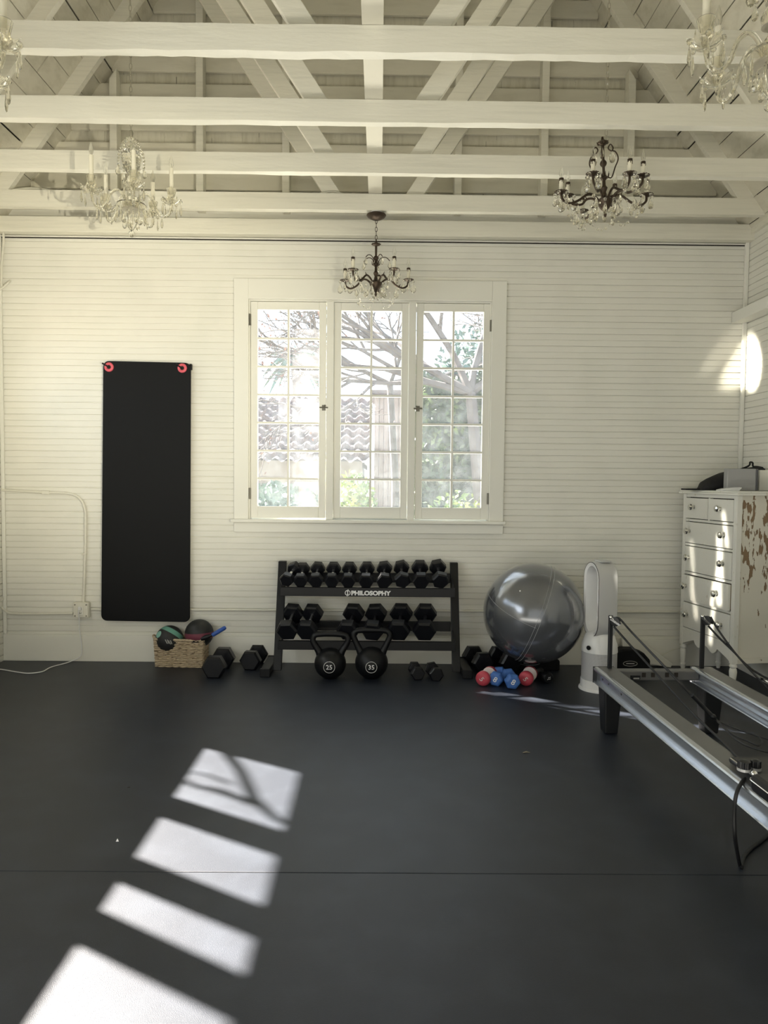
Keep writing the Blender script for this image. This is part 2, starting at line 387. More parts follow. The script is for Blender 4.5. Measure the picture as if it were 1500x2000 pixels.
for (x, s) in ((-.452, 1), (.302, -1)):
    z = W(741, 797, 0).z-.002; h = MB(); h.box(x-.014, -.004, z-.022, x+.014, .004, z+.022); h.tube([(x-.035*s, -.018, z), (x+.035*s, -.018, z)], .006, 8)
    h.lathe([(.008, 0), (.008, .02)], 10, Matrix.Translation((x, 0, z)) @ Matrix.Rotation(PI/2, 4, 'X')); h.ball((x+.012*s, -.020, z+.016), .007, 8, 6); part('latch', h, M_hinge, win)
# side window that throws the patches of sun
w2 = sroot('window_2'); h = MB()
for a, b in HY:
    pass
h.box(XL-.001, HY[3][0]-.06, HZ[0]-.07, XL+.014, -.58, HZ[0]-.004); h.box(XL-.001, HY[3][0]-.06, HZ[1]+.004, XL+.014, -.58, HZ[1]+.07)
part('casing', h, M_trim, w2)

# ------------------------------------------------------------------ conduit, outlet, cords
R_P = .0105
def pipe_path(pts, r=R_P, n=10): m = MB(); m.tube(pts, r, n); return m
xo, zo = W(160, 1190, -.03).x, W(160, 1191, -.03).z
ob = thing('outlet_box', 'square metal outlet box on the back wall left of the black mat', 'outlet', (xo, -.02, zo))
m = MB(); m.box(-.062, -.030, -.062, .062, .018, .062); part('box', m, M_pipe, ob, bevel=.008)
m = MB(); m.box(-.058, -.036, -.058, .058, -.031, .058); part('cover_plate', m, M_pipe, ob, bevel=.004)
m = MB(); m.box(-.020, -.041, -.036, .020, -.037, .036)
part('receptacle', m, M_trim, ob, bevel=.003)
m = MB()
for dz in (-.020, ): m.box(-.008, -.0425, dz-.006, .008, -.041, dz-.003); m.box(-.008, -.0425, dz-.006, -.005, -.041, dz+.006); m.box(.005, -.0425, dz-.006, .008, -.041, dz+.005)
part('slot', m, M_hinge, ob)
for sx in (-1, 1):
    for sz in (-1, 1): m = MB(); m.ball((sx*.045, -.037, sz*.045), .006, 8, 5); part('screw', m, M_hinge, ob)
yP = -.02
pv = [W(0, 957, yP), W(90, 962, yP), W(128, 963, yP), W(148, 968, yP), W(161, 981, yP), W(167, 1000, yP), W(167, 1060, yP), W(163, 1176, yP)]
pts = [(XL+.005, yP, pv[0].z)]+[tuple(p) for p in pv[1:]]
pts = [pts[0], pts[1]]+[tuple(q) for q in curve(pts[2:6], 6)]+[pts[6], pts[7]]
solo('conduit', 'cream painted conduit bending down the back wall to the outlet box', 'pipe', pipe_path(pts), M_pipe, smooth=True)
for px, py in ((85, 962), (94, 962)):
    pass
m = MB(); p = W(90, 962, yP); m.box(p.x-.03, -.034, p.z-.014, p.x+.03, -.001, p.z+.014)
solo('conduit_strap', 'strap holding the upper run of conduit on the back wall', 'bracket', m, M_pipe, bevel=.004)
m = MB(); p = W(165, 1082, yP); m.box(p.x-.022, -.034, p.z-.007, p.x+.016, -.001, p.z+.007)
solo('conduit_strap', 'small strap on the vertical conduit above the outlet box', 'bracket', m, M_pipe, bevel=.003)
a, b, c, d = W(0, 1180, yP), W(10, 1192, yP), W(22, 1198, yP), W(143, 1198, yP)
solo('conduit', 'cream painted conduit running low from the left corner to the outlet box', 'pipe', pipe_path(curve([(XL+.008, yP, a.z+.05), a, b, c, W(60, 1199, yP), d], 5)), M_pipe, smooth=True)
a = W(178, 1190, -.014); b = W(1208, 1194, -.014)
solo('conduit', 'long thin conduit running low along the back wall behind the mat and rack', 'pipe', pipe_path([(a.x, -.0135, a.z), (b.x+.9, -.0135, b.z)], .0105), M_pipe, smooth=True)
cord = [(xo, -.064, zo+.02), (xo-.010, -.072, zo-.01), (xo-.014, -.05, zo-.08), (xo-.02, -.034, zo-.16), (xo-.003, -.036, .13), (xo-.01, -.04, .05), G(135, 1293, .006), G(100, 1303, .006), G(82, 1312, .006), G(55, 1315, .006), G(30, 1312, .006), G(0, 1307, .006), G(-40, 1303, .006)]
cd = thing('power_cord', 'white power cord plugged into the wall outlet and trailing over the floor', 'cord')
m = MB(); m.tube(curve([Vector(c) for c in cord], 7), .0042, 7); part('wire', m, M_white, cd, smooth=True)
m = MB(); m.box(xo-.013, -.082, zo+.004, xo+.013, -.0615, zo+.032); part('plug', m, M_white, cd, bevel=.005)
solo('cable', 'thick cream cable hanging down the left corner under the plate', 'cord',
     pipe_path(curve([W(3, 425, -.05), W(6, 450, -.05), W(7, 465, -.05), W(5, 500, -.05), W(3, 520, -.05), W(3, 560, -.05)], 5), .009), M_pipe, smooth=True)
solo('cable', 'short cream cable poking out of a hole in the back wall by the left corner', 'cord',
     pipe_path(curve([W(20, 548, .0), W(15, 553, -.03), W(5, 562, -.035), W(-3, 566, -.04)], 5), .009), M_pipe, smooth=True)

# ------------------------------------------------------------------ exercise mat on the wall
def rrect(x0, z0, x1, z1, r, n=6):
    out = []
    for cx, cz, a0 in ((x1-r, z1-r, 0), (x0+r, z1-r, 90), (x0+r, z0+r, 180), (x1-r, z0+r, 270)):
        for k in range(n+1): a = math.radians(a0+90*k/n); out.append((cx+r*math.cos(a), cz+r*math.sin(a)))
    return out
em = thing('exercise_mat', 'tall black exercise mat hung on the back wall from two hooks', 'exercise mat')
c4 = [W(202, 705, -.045), W(373, 709, -.045), W(371, 1215, -.045), W(198, 1212, -.045)]
def inq(u, v): return c4[3].lerp(c4[2], u).lerp(c4[0].lerp(c4[1], u), v)
poly = [inq(x, z) for x, z in [(a/.69, b/2.07) for a, b in rrect(0, 0, .69, 2.07, .045)]]
m = MB(); m.prism([(p.x, p.z) for p in poly], -.052, -.036); part('pad', m, M_black, em, bevel=.004)
for px, py in ((213, 717), (356, 719)):
    p = W(px, py, -.052); m = MB()
    m.tube([(p.x+.026*math.cos(a*PI/12), -.053, p.z+.026*math.sin(a*PI/12)) for a in range(24)], .0115, 8, closed=True)
    part('grommet', m, M_pink, em, smooth=True, label='pink rubber grommet')
    m = MB(); m.lathe([(.0165, 0), (.0165, .003)], 20, Matrix.Translation((p.x, -.053, p.z)) @ Matrix.Rotation(PI/2, 4, 'X')); part('eyelet_hole', m, M_gap, em)
    hk = MB(); hk.tube([(p.x+.004, -.002, p.z), (p.x+.002, -.060, p.z-.002), (p.x-.02, -.075, p.z+.012), (p.x-.042, -.085, p.z+.026)], .006, 8)
    solo('wall_hook', 'black hook holding the %s corner of the hanging mat' % ('left' if px < 300 else 'right'), 'hook', hk, M_steel_b, group='hooks holding the mat', smooth=True)
p = W(372, 717, -.02); hk = MB(); hk.box(p.x-.006, -.03, p.z-.022, p.x+.012, -.001, p.z+.024); solo('wall_bracket', 'small black bracket behind the top right corner of the mat', 'bracket', hk, M_steel_b, bevel=.003)

# ------------------------------------------------------------------ dumbbells
def hex_head(R, L, n=6, ph=0.):
    return [(R*.55, 0), (R*.84, 0.0), (R, R*.16), (R, L-R*.14), (R*.86, L), (R*.3, L+.004), (R*.3, L+.005)]
MY = Matrix.Rotation(-PI/2, 4, 'X')      # z axis -> +y
db_cache = {}
def dumbbell(R, L, label, loc, rot, group=None, sep=None, handle=M_chrome, roll=0.):
    """hex dumbbell lying along local y, centre at its middle; front head toward -y"""
    key = (round(R, 3), round(L, 3), round(roll, 2), handle.name)
    o = thing('dumbbell', label, 'dumbbell', loc, rot, group)
    hl = L*.25
    if key not in db_cache:
        a = MB(); a.lathe(hex_head(R, hl), 6, Matrix.Translation((0, -L/2, 0)) @ MY, ph=roll)
        b = MB(); b.lathe(hex_head(R, hl), 6, Matrix.Translation((0, L/2, 0)) @ Matrix.Rotation(PI/2, 4, 'X'), ph=roll)
        h = MB(); h.lathe([(.013, -L/2+hl-.01), (.013, -L*.12), (.0165, 0), (.013, L*.12), (.013, L/2-hl+.01)], 14, MY)
        db_cache[key] = (a.mesh('head', M_rub), b.mesh('head', M_rub), h.mesh('handle', handle, True, .7))
    a, b, h = db_cache[key]
    link('head', a, o, bevel=R*.05); link('head', b, o, bevel=R*.05); link('handle', h, o)
    return o
# ------------------------------------------------------------------ rack
rk = thing('dumbbell_rack', 'black two-tier steel dumbbell rack under the window', 'rack', (0, 0, 0))
xl0, xl1 = -.80, .632
def upright(x):
    m = MB(); yb, yt = -.365, -.085
    m.add([(x, yb, .03), (x+.062, yb, .03), (x+.062, yb+.05, .03), (x, yb+.05, .03), (x, yt-.0, .835), (x+.062, yt, .835), (x+.062, yt+.05, .835), (x, yt+.05, .835)],
          [(0,3,2,1),(4,5,6,7),(0,1,5,4),(1,2,6,5),(2,3,7,6),(3,0,4,7)])
    return m
for x in (xl0, xl1-.062+.0): part('upright', upright(x), M_steel_b, rk, bevel=.004)
for x in (xl0-.085, xl1+.008):
    m = MB(); m.box(x, -.445, .012, x+.072, -.03, .062); m.box(x-.002, -.447, 0, x+.074, -.425, .066); m.box(x-.002, -.06, 0, x+.074, -.028, .066)
    part('foot', m, M_steel_b, rk, bevel=.005)
def tier(zf, yf, zb, yb, h, nm):
    r = part('shelf_rail', MB().box(xl0+.045, yf-.015, zf-h, xl1-.045, yf+.02, zf), M_steel_b, rk, bevel=.003)
    part('shelf_rail', MB().box(xl0+.05, yb-.015, zb-.075, xl1-.06, yb+.015, zb), M_steel_b, rk, bevel=.003)
    for x in (xl0+.05, xl1-.056):
        m = MB(); m.prism([(yf, zf-h), (yb, zb-.075), (yb, zb-.01), (yf, zf-.005)], x, x+.006, axis='x'); part('side_bracket', m, M_steel_b, rk)
zf1 = W(741, 1148, -.30).z; zf2 = W(741, 1252, -.40).z
tier(zf1, -.300, zf1+.085, -.075, .068, 'a'); tier(zf2, -.410, zf2+.105, -.165, .066, 'b')
me = text_mesh('PHILOSOPHY', .046, .0008, M_ink, .0024, sx=1.10)
p = W(724, 1159, -.317); link('lettering', me, rk, loc=(p.x, -.3165, p.z), rot=(PI/2, 0, 0))['label'] = 'white brand lettering'
p = W(679, 1158, -.317); m = MB()
m.tube([(p.x+.019*math.cos(a*PI/12), -.3165, p.z+.019*math.sin(a*PI/12)) for a in range(24)], .0032, 6, closed=True)
m.tube([(p.x-.004, -.3165, p.z-.026), (p.x+.0, -.3165, p.z), (p.x+.004, -.3165, p.z+.027)], .0034, 6)
m.tube([(p.x-.004, -.3165, p.z+.014), (p.x+.004, -.3165, p.z-.014)], .003, 6); part('emblem', m, M_ink, rk, label='white round emblem')
tops = [(559, 1131, 577, 1108, .056, 18), (587, 1131, 592, 1107, .056, 0), (617, 1130, 621, 1107, .059, -5), (648, 1130, 652, 1107, .059, 0), (680, 1130, 683, 1107, .060, 0), (715, 1129, 717, 1107, .061, 0), (750, 1130, 751, 1107, .063, 8), (786, 1130, 784, 1107, .064, 14), (822, 1130, 820, 1107, .068, 0), (860, 1130, 855, 1107, .068, 12)]
tilt1 = math.atan2(.085, .225)
pos = ['leftmost of the top tier, turned slightly', 'second from left', 'third from left', 'fourth from left', 'fifth from left', 'sixth from left', 'seventh from left, four from the right end', 'eighth from left, brightest front facet', 'ninth from left, next to the rightmost', 'rightmost of the top tier']
for i, (fx, fy, bx, by, R, rl) in enumerate(tops):
    c = W(fx, fy, -.29); b = W(bx, by, -.10); L = .225+.05*(R-.05)/.018
    mid = Vector(((c.x+b.x)/2, -.195, 0)); apo = R*math.cos(PI/6)
    mid.z = (zf1+zf1+.085)/2-.010+(R if abs(rl) > 9 else apo)/math.cos(tilt1)-(.0 if abs(rl) < 9 else R*.06)
    yaw = -math.atan2(b.x-c.x, .2)
    dumbbell(R, L, 'black hex dumbbell on the top rack tier, '+pos[i], mid, (tilt1, 0, yaw), 'dumbbells on the top rack tier', roll=math.radians(rl))
lows = [(560, 1231, 573, 1201, .084, 'leftmost, beside the left upright', M_chrome, -4), (598, 1231, 612, 1201, .084, 'second from left, above the smaller kettlebell', M_chrome, 0), (679, 1231, 692, 1200, .087, 'third from left, between the kettlebell handles', M_rub, 0), (727, 1231, 735, 1200, .087, 'fourth from left, behind the larger kettlebell handle', M_rub, 5), (778, 1231, 784, 1200, .090, 'fifth of its six', M_rub, 0), (829, 1231, 831, 1200, .090, 'rightmost, next to the empty end of the tier', M_rub, 0)]
tilt2 = math.atan2(.105, .245)
for fx, fy, bx, by, R, lb, hm, rl in lows:
    c = W(fx, fy, -.42); b = W(bx, by, -.17); L = .30
    mid = Vector(((c.x+b.x)/2, -.290, (zf2*2+.105)/2-.008+R*math.cos(PI/6)/math.cos(tilt2)))
    dumbbell(R, L, 'big dumbbell on the lower rack tier, '+lb, mid, (tilt2, 0, -math.atan2(b.x-c.x, .24)), 'dumbbells on the lower rack tier', handle=hm, roll=math.radians(rl))
def floor_db(fp, bp, R, L, label, group=None, roll=0., handle=M_rub):
    f = G(*fp); b = G(*bp); d = (b-f); d.z = 0; d.normalize(); ap = R*math.cos(PI/6)
    c = f+d*L/2; yaw = -math.atan2(d.x, d.y)
    return dumbbell(R, L, label, (c.x, c.y, ap), (0, 0, yaw), group, handle=handle, roll=roll)
floor_db((416, 1326), (436, 1305), .092, .36, 'large black hex dumbbell on the floor right beside the wicker basket', 'big dumbbells left on the floor')
floor_db((487, 1310), (503, 1295), .084, .30, 'large black hex dumbbell on the floor next to the left foot of the rack', 'big dumbbells left on the floor')
floor_db((946, 1315), (930, 1303), .088, .30, 'large black hex dumbbell on the floor beside the right foot of the rack', 'big dumbbells right of the rack')
floor_db((1000, 1315), (980, 1303), .088, .30, 'large black hex dumbbell wedged under the left side of the silver ball', 'big dumbbells right of the rack')
floor_db((817, 1329), (810, 1318), .054, .20, 'small black hex dumbbell on the floor, left one under the rack end', 'two small dumbbells under the rack')
floor_db((853, 1331), (843, 1318), .056, .20, 'small black hex dumbbell on the floor, right one under the rack end', 'two small dumbbells under the rack', roll=.15)
# coloured dumbbells
M_red = mat('red_vinyl', (.50, .055, .085), .45); M_blue = mat('blue_neoprene', (.055, .16, .48), .5); M_edge = mat('pale_worn_edge', (.72, .62, .60), .5)
def colour_db(fp, yaw, R, L, label, group, kind, digit):
    f = G(*fp); n = 24 if kind == 'red' else 6
    d = Vector((-math.sin(yaw), math.cos(yaw), 0)); c = f+d*L/2
    o = thing('dumbbell', label, 'dumbbell', (c.x, c.y, R if kind == 'red' else R*.87), (0, 0, yaw), group)
    mt = M_red if kind == 'red' else M_blue
    for s in (-1, 1):
        m = MB(); Mx = Matrix.Translation((0, s*L/2, 0)) @ (MY if s < 0 else Matrix.Rotation(PI/2, 4, 'X'))
        if kind == 'red': pr = [(R*.5, -.004), (R*.80, 0), (R*.95, .008), (R, .018), (R*.97, .042), (R*.8, .05)]
        else: pr = [(R*.6, -.003), (R*.86, .002), (R*.97, .014), (R, .026), (R*.97, .045), (R*.8, .056)]
        m.lathe(pr, n, Mx, ph=.12 if kind == 'blue' else 0); h = part('head', m, mt, o, smooth=(kind == 'red'), bevel=(.006 if kind == 'blue' else 0))
        if kind == 'red':
            m = MB(); m.lathe([(R*.955, .0395), (R*.985, .047), (R*.80, .054), (.016, .056)], n, Mx); part('rim', m, M_edge, h, smooth=True, label='pale rim')
    m = MB(); m.lathe([(.016, -L/2+.05), (.017, 0), (.016, L/2-.05)], 14, MY); part('handle', m, M_edge if kind == 'red' else M_blue, o, smooth=True)
    me = text_mesh(digit, R*.95, .0006, M_ink if kind == 'blue' else M_edge, .0006)
    link('numeral', me, o, loc=(0, -L/2-.0040, 0), rot=(PI/2, 0.5 if kind == 'blue' else 0.9, 0))
    return o
colour_db((941, 1341), -.50, .054, .20, 'red vinyl dumbbell, leftmost of the coloured ones', 'red dumbbells', 'red', '5')
colour_db((967, 1341), -.35, .058, .20, 'blue hexagonal dumbbell next to the leftmost red one', 'blue dumbbells', 'blue', '8')
colour_db((1002, 1347), .02, .060, .20, 'blue hexagonal dumbbell nearest the camera beside the right red one', 'blue dumbbells', 'blue', '8')
colour_db((1026, 1341), -.40, .054, .20, 'red vinyl dumbbell, rightmost of the coloured ones', 'red dumbbells', 'red', '5')
# small black round dumbbell with a white mark
c = G(1066, 1336); o = thing('dumbbell', 'small black round dumbbell with a white mark right of the red one', 'dumbbell', (c.x, c.y+.09, .042), (0, 0, .25))
for s in (-1, 1):
    m = MB(); m.lathe([(.02, -.002), (.034, 0), (.042, .012), (.042, .035), (.03, .045)], 24, Matrix.Translation((0, s*.09, 0)) @ (MY if s < 0 else Matrix.Rotation(PI/2, 4, 'X'))); part('head', m, M_steel_b, o, smooth=True)
m = MB(); m.lathe([(.014, -.05), (.014, .05)], 14, MY); part('handle', m, M_steel_b, o, smooth=True)
m = MB()
for k in (-1, 1): m.tube([(-.010+.004*k, -.094, .006*k-.004), (-.003, -.094, .006*k+.003), (.004, -.094, .006*k-.002), (.011, -.094, .006*k+.005)], .0016, 6)
part('emblem', m, M_ink, o, label='small white mark')

# ------------------------------------------------------------------ kettlebells
def kettlebell(px, R, H, num, label):
    f = G(px, 1331); c = Vector((f.x, f.y+R*.85, 0)); o = thing('kettlebell', label, 'kettlebell', c, (0, 0, 0), 'kettlebells in front of the rack')
    m = MB(); prof = []
    for i in range(0, 33):
        a = PI*(.16+.80*i/32) if i else 0
        if i == 0: prof.append((R*.0001, 0)); prof.append((R*.42, 0)); continue
        r, z = R*math.sin(a), R*.93-R*.97*math.cos(a)
        prof.append((r, max(z, 0)))
    prof = [p for p in prof]; m.lathe(prof, 40); body = part('body', m, M_steel_b, o, smooth=True)
    zt = R*1.62; hw = R*1.10; top = H
    path = [(-R*.60, 0, zt-.035), (-R*.74, 0, zt+.01), (-hw*.93, 0, top-.085), (-hw, 0, top-.048), (-hw*.86, 0, top-.018), (-hw*.45, 0, top-.010), (0, 0, top-.008), (hw*.45, 0, top-.010), (hw*.86, 0, top-.018), (hw, 0, top-.048), (hw*.93, 0, top-.085), (R*.74, 0, zt+.01), (R*.60, 0, zt-.035)]
    cp = curve(path, 6); rr = [.022+.008*max(0, 1-(p.z-(zt-.035))/.09) for p in cp]
    m = MB(); m.tube(cp, rr, 14); part('handle', m, M_steel_b, o, smooth=True)
    m = MB(); m.lathe([(R*.45, zt-.02), (R*.40, zt+.004), (R*.001, zt+.012)], 24); part('collar', m, M_steel_b, o, smooth=True)
    # the printed number and ring bend round the belly
    zc = .108; r0 = R*math.sin(math.acos(max(-1, min(1, (R*.93-zc)/(R*.97)))))
    m = MB(); pts = []
    def onb(u, v):
        z = zc+v; rr_ = R*math.sin(math.acos(max(-1, min(1, (R*.93-z)/(R*.97)))))+.0012
        return (rr_*math.sin(u/rr_), -rr_*math.cos(u/rr_), z)
    m.tube([onb(.042*math.cos(a*PI/20), .042*math.sin(a*PI/20)) for a in range(40)], .0016, 5, closed=True); part('ring', m, M_ink, o, label='white ring')
    me = text_mesh(num, .047, .0003, M_ink, .0004, sx=1.05)
    for v in me.vertices: v.co = Vector(onb(v.co.x, v.co.y))-Vector((0, (.0008 if v.co.z > 0 else 0), 0))
    link('numeral', me, o)
kettlebell(643, .119, .342, '25', 'black kettlebell marked 25, left of the two in front of the rack')
kettlebell(725, .124, .372, '35', 'black kettlebell marked 35, right of the two in front of the rack')

# ------------------------------------------------------------------ basket with balls and roller
M_wick = mat('woven_seagrass', (.50, .40, .27), .7, bump=(60, (1, 1, 1), .6, .004), var=(45, (1, 1, 2), (.20, .14, .08), .55, .68))
bk = thing('wicker_basket', 'rectangular woven seagrass basket on the floor holding medicine balls', 'basket', (-1.562, -.118, 0), (0, 0, -.06))
def weave(mb, w0, d0, w1, d1, h):
    nr = 15; per = 96; strands = []
    for r in range(nr):
        t_ = r/(nr-1); hw, hd = (w0+(w1-w0)*t_)/2, (d0+(d1-d0)*t_)/2; pts = []
        for k in range(per):
            u = k/per*4; s = int(u); f = u-s
            x, y = [(-hw+2*hw*f, -hd), (hw, -hd+2*hd*f), (hw-2*hw*f, hd), (-hw, hd-2*hd*f)][s]
            off = .0035*(1 if (k//2+r) % 2 else -1); nx, ny = [(0, -1), (1, 0), (0, 1), (-1, 0)][s]
            pts.append((x+nx*off, y+ny*off, .008+h*t_+.0015*math.sin(k*1.7+r)))
        mb.tube(pts, .0078, 5, closed=True)
m = MB(); weave(m, .37, .135, .39, .15, .205); part('woven_sides', m, M_wick, bk)
m = MB(); m.box(-.18, -.06, .002, .18, .06, .010); part('base', m, M_wick, bk)
m = MB(); per = 60
pts = []
for k in range(64):
    a = 2*PI*k/64; ca, sa = math.cos(a), math.sin(a)
    pts.append((math.copysign(abs(ca)**.28, ca)*.200, math.copysign(abs(sa)**.28, sa)*.082, .222+.004*math.sin(k*2.3)))
m.tube(pts, .010, 6, closed=True); part('rim', m, M_wick, bk, smooth=True)
for s in (-1, 1):
    m = MB(); m.tube(curve([(s*.197, -.035, .205), (s*.225, -.02, .232), (s*.228, .015, .236), (s*.199, .035, .21)], 5), .007, 6); part('handle', m, M_wick, bk, smooth=True)
def stripe_mat(name, col, lo, hi, tilt):
    m = mat(name, (.013, .014, .015), .55, bump=(200, (1, 1, 1), .2, .001)); nt = m.node_tree; b = nt.nodes['Principled BSDF']
    tc = nt.nodes.new('ShaderNodeTexCoord'); mp = nt.nodes.new('ShaderNodeMapping'); mp.vector_type = 'POINT'; mp.inputs['Rotation'].default_value = tilt
    sp = nt.nodes.new('ShaderNodeSeparateXYZ'); nt.links.new(tc.outputs['Object'], mp.inputs[0]); nt.links.new(mp.outputs[0], sp.inputs[0])
    g1 = nt.nodes.new('ShaderNodeMath'); g1.operation = 'GREATER_THAN'; g1.inputs[1].default_value = lo
    g2 = nt.nodes.new('ShaderNodeMath'); g2.operation = 'LESS_THAN'; g2.inputs[1].default_value = hi
    mu = nt.nodes.new('ShaderNodeMath'); mu.operation = 'MULTIPLY'
    nt.links.new(sp.outputs['Z'], g1.inputs[0]); nt.links.new(sp.outputs['Z'], g2.inputs[0]); nt.links.new(g1.outputs[0], mu.inputs[0]); nt.links.new(g2.outputs[0], mu.inputs[1])
    mx = nt.nodes.new('ShaderNodeMix'); mx.data_type = 'RGBA'; mx.inputs[6].default_value = (.013, .014, .015, 1); mx.inputs[7].default_value = (*col, 1)
    nt.links.new(mu.outputs[0], mx.inputs['Factor']); nt.links.new(mx.outputs[2], b.inputs['Base Color']); return m
M_gball = stripe_mat('black_rubber_with_green_band', (.14, .34, .27), .028, .066, (.55, -.45, 0)); M_rball = stripe_mat('black_rubber_with_maroon_band', (.17, .035, .06), -.036, .012, (.05, .05, 0))
def med_ball(px, py, y, R, mt, label):
    c = W(px, py, y); o = thing('medicine_ball', label, 'medicine ball', c); m = MB(); m.ball((0, 0, 0), R, 40, 24); part('shell', m, mt, o, smooth=True, angle=3); return o, c
o, c = med_ball(331, 1248, -.115, .108, M_gball, 'black medicine ball with a green band, left one in the basket')
Mg = mat('green_print', (.25, .48, .40), .5)
d = Vector((-.62, -.62, .48)).normalized()
m = MB(); m.lathe([(.0001, .003), (.026, .001), (.030, -.004)], 20, Matrix.Translation(d*.1065) @ d.to_track_quat('Z', 'Y').to_matrix().to_4x4()); part('round_patch', m, Mg, o, label='green round patch')
m = MB(); M_grey = mat('grey_print', (.45, .45, .43), .6)
for k in range(2):
    for j in (0, 1):
        x0 = .002+.024*k+.011*j; P = [Vector((x0, -.1, .012-.03*j*1.)), Vector((x0+.011, -.1, -.006+.0*j))]
        pts = [(Vector((x0-.006, -1, 0))*1)]
        q0 = Vector((x0-.004*(1-j), -.10, .018-.006*k)).normalized()*.1092; q1 = Vector((x0+.012, -.10, -.012-.006*k)).normalized()*.1092; m.tube([q0, q1], .0032, 5)
part('emblem', m, M_grey, o, label='grey emblem')
med_ball(389, 1237, -.11, .112, M_rball, 'black medicine ball with a maroon band, right one in the basket')
ro = thing('massage_roller', 'blue and black massage roller stick leaning in the basket', 'roller')
a, b, c_ = W(393, 1248, -.20), W(414, 1241, -.20), W(441, 1225, -.16)
m = MB(); m.tube([b, b.lerp(c_, .06), b.lerp(c_, .9), c_], [.012, .0165, .0165, .011], 14); part('roller_sleeve', m, mat('blue_foam', (.03, .10, .42), .4), ro, smooth=True)
m = MB(); m.tube([a, a.lerp(b, .5), a.lerp(b, .8)], [.017, .019, .015], 12); m.tube([a.lerp(b, .8), a.lerp(b, 1.)], .009, 10); part('grip', m, M_steel_b, ro, smooth=True)

# ------------------------------------------------------------------ big silver ball
M_ball = mat('silver_pvc', (.17, .18, .20), .2, metal=.6, coat=1.)
R = .378; yb = -.402; c = W(1042, 1197, yb)
eb = thing('exercise_ball', 'large glossy silver grey exercise ball beside the rack', 'exercise ball', c)
m = MB(); m.ball((0, 0, 0), R, 72, 40); part('shell', m, M_ball, eb, smooth=True, angle=3)
def great(n, e, a0=0, a1=2*PI, k=60):
    n = Vector(n).normalized(); x = n.orthogonal().normalized(); y = n.cross(x); return [(x*math.cos(a0+(a1-a0)*i/k)+y*math.sin(a0+(a1-a0)*i/k))*math.sqrt(1-e*e)*(R+.0006)+n*e*(R+.0006) for i in range(k)]
M_seam = mat('pale_seam', (.42, .43, .44), .4)
m = MB(); m.tube(great((.93, -.12, -.34), -.02), .0011, 5, closed=True); m.tube(great((.93, -.12, -.34), .045), .0011, 5, closed=True); part('seam', m, M_seam, eb)
m = MB(); m.tube([p for p in great((.30, -.25, .92), .10) if p.y < 0 and p.x < -.03] or [(0,0,0),(0,0,.01)], .0010, 5); part('seam', m, M_seam, eb)
m = MB(); dd = Vector((-.42, -.72, .55)).normalized()*R; m.ball(dd, .006, 10, 6); part('valve_plug', m, M_white, eb)
# black cases with an oval emblem
def case(loc, rot, label):
    o = thing('equipment_case', label, 'case', loc, rot)
    prof = [(-.16, 0), (.13, 0), (.13, .10), (.08, .155), (.0, .185), (-.08, .185), (-.16, .16)]
    m = MB(); m.prism(prof, -.06, .06); part('shell', m, M_black, o, bevel=.012)
    m = MB(); m.tube([(-.03+.055*math.cos(a*PI/12), -.061, .075+.020*math.sin(a*PI/12)) for a in range(24)], .002, 5, closed=True); m.box(-.062, -.0625, .072, .002, -.0605, .079); part('emblem', m, M_grey, o, label='thin grey oval emblem'); return o
g_ = G(1232, 1312); case((g_.x+.01, g_.y+.02, 0), (0, 0, 0), 'black rounded case with a grey oval emblem right of the white fan')
g_ = G(1120, 1312); case((1.24, -.14, 0), (0, 0, 0), 'black rounded case with an oval emblem behind the silver ball and fan').scale = (1.5, 1, .8)
# cream sloping board behind the case
q = [W(1215, 1238, -.07), W(1240, 1242, -.07), W(1313, 1296, -.07), W(1310, 1311, -.07), W(1262, 1296, -.07), W(1215, 1262, -.07)]
m = MB(); m.prism([(p.x, max(p.z, .0)) for p in q], -.075, -.045); solo('sloping_board', 'cream slanted board leaning behind the black case near the chest', 'board', m, M_trim, bevel=.004)
solo('power_cord', 'thin white cord looping along the baseboard behind the chest leg', 'cord', pipe_path(curve([W(1278, 1283, -.05), W(1292, 1280, -.04), W(1312, 1270, -.03), W(1330, 1264, -.03), W(1358, 1252, -.03), W(1372, 1247, -.03)], 6), .0035, 6), M_pipe, smooth=True)

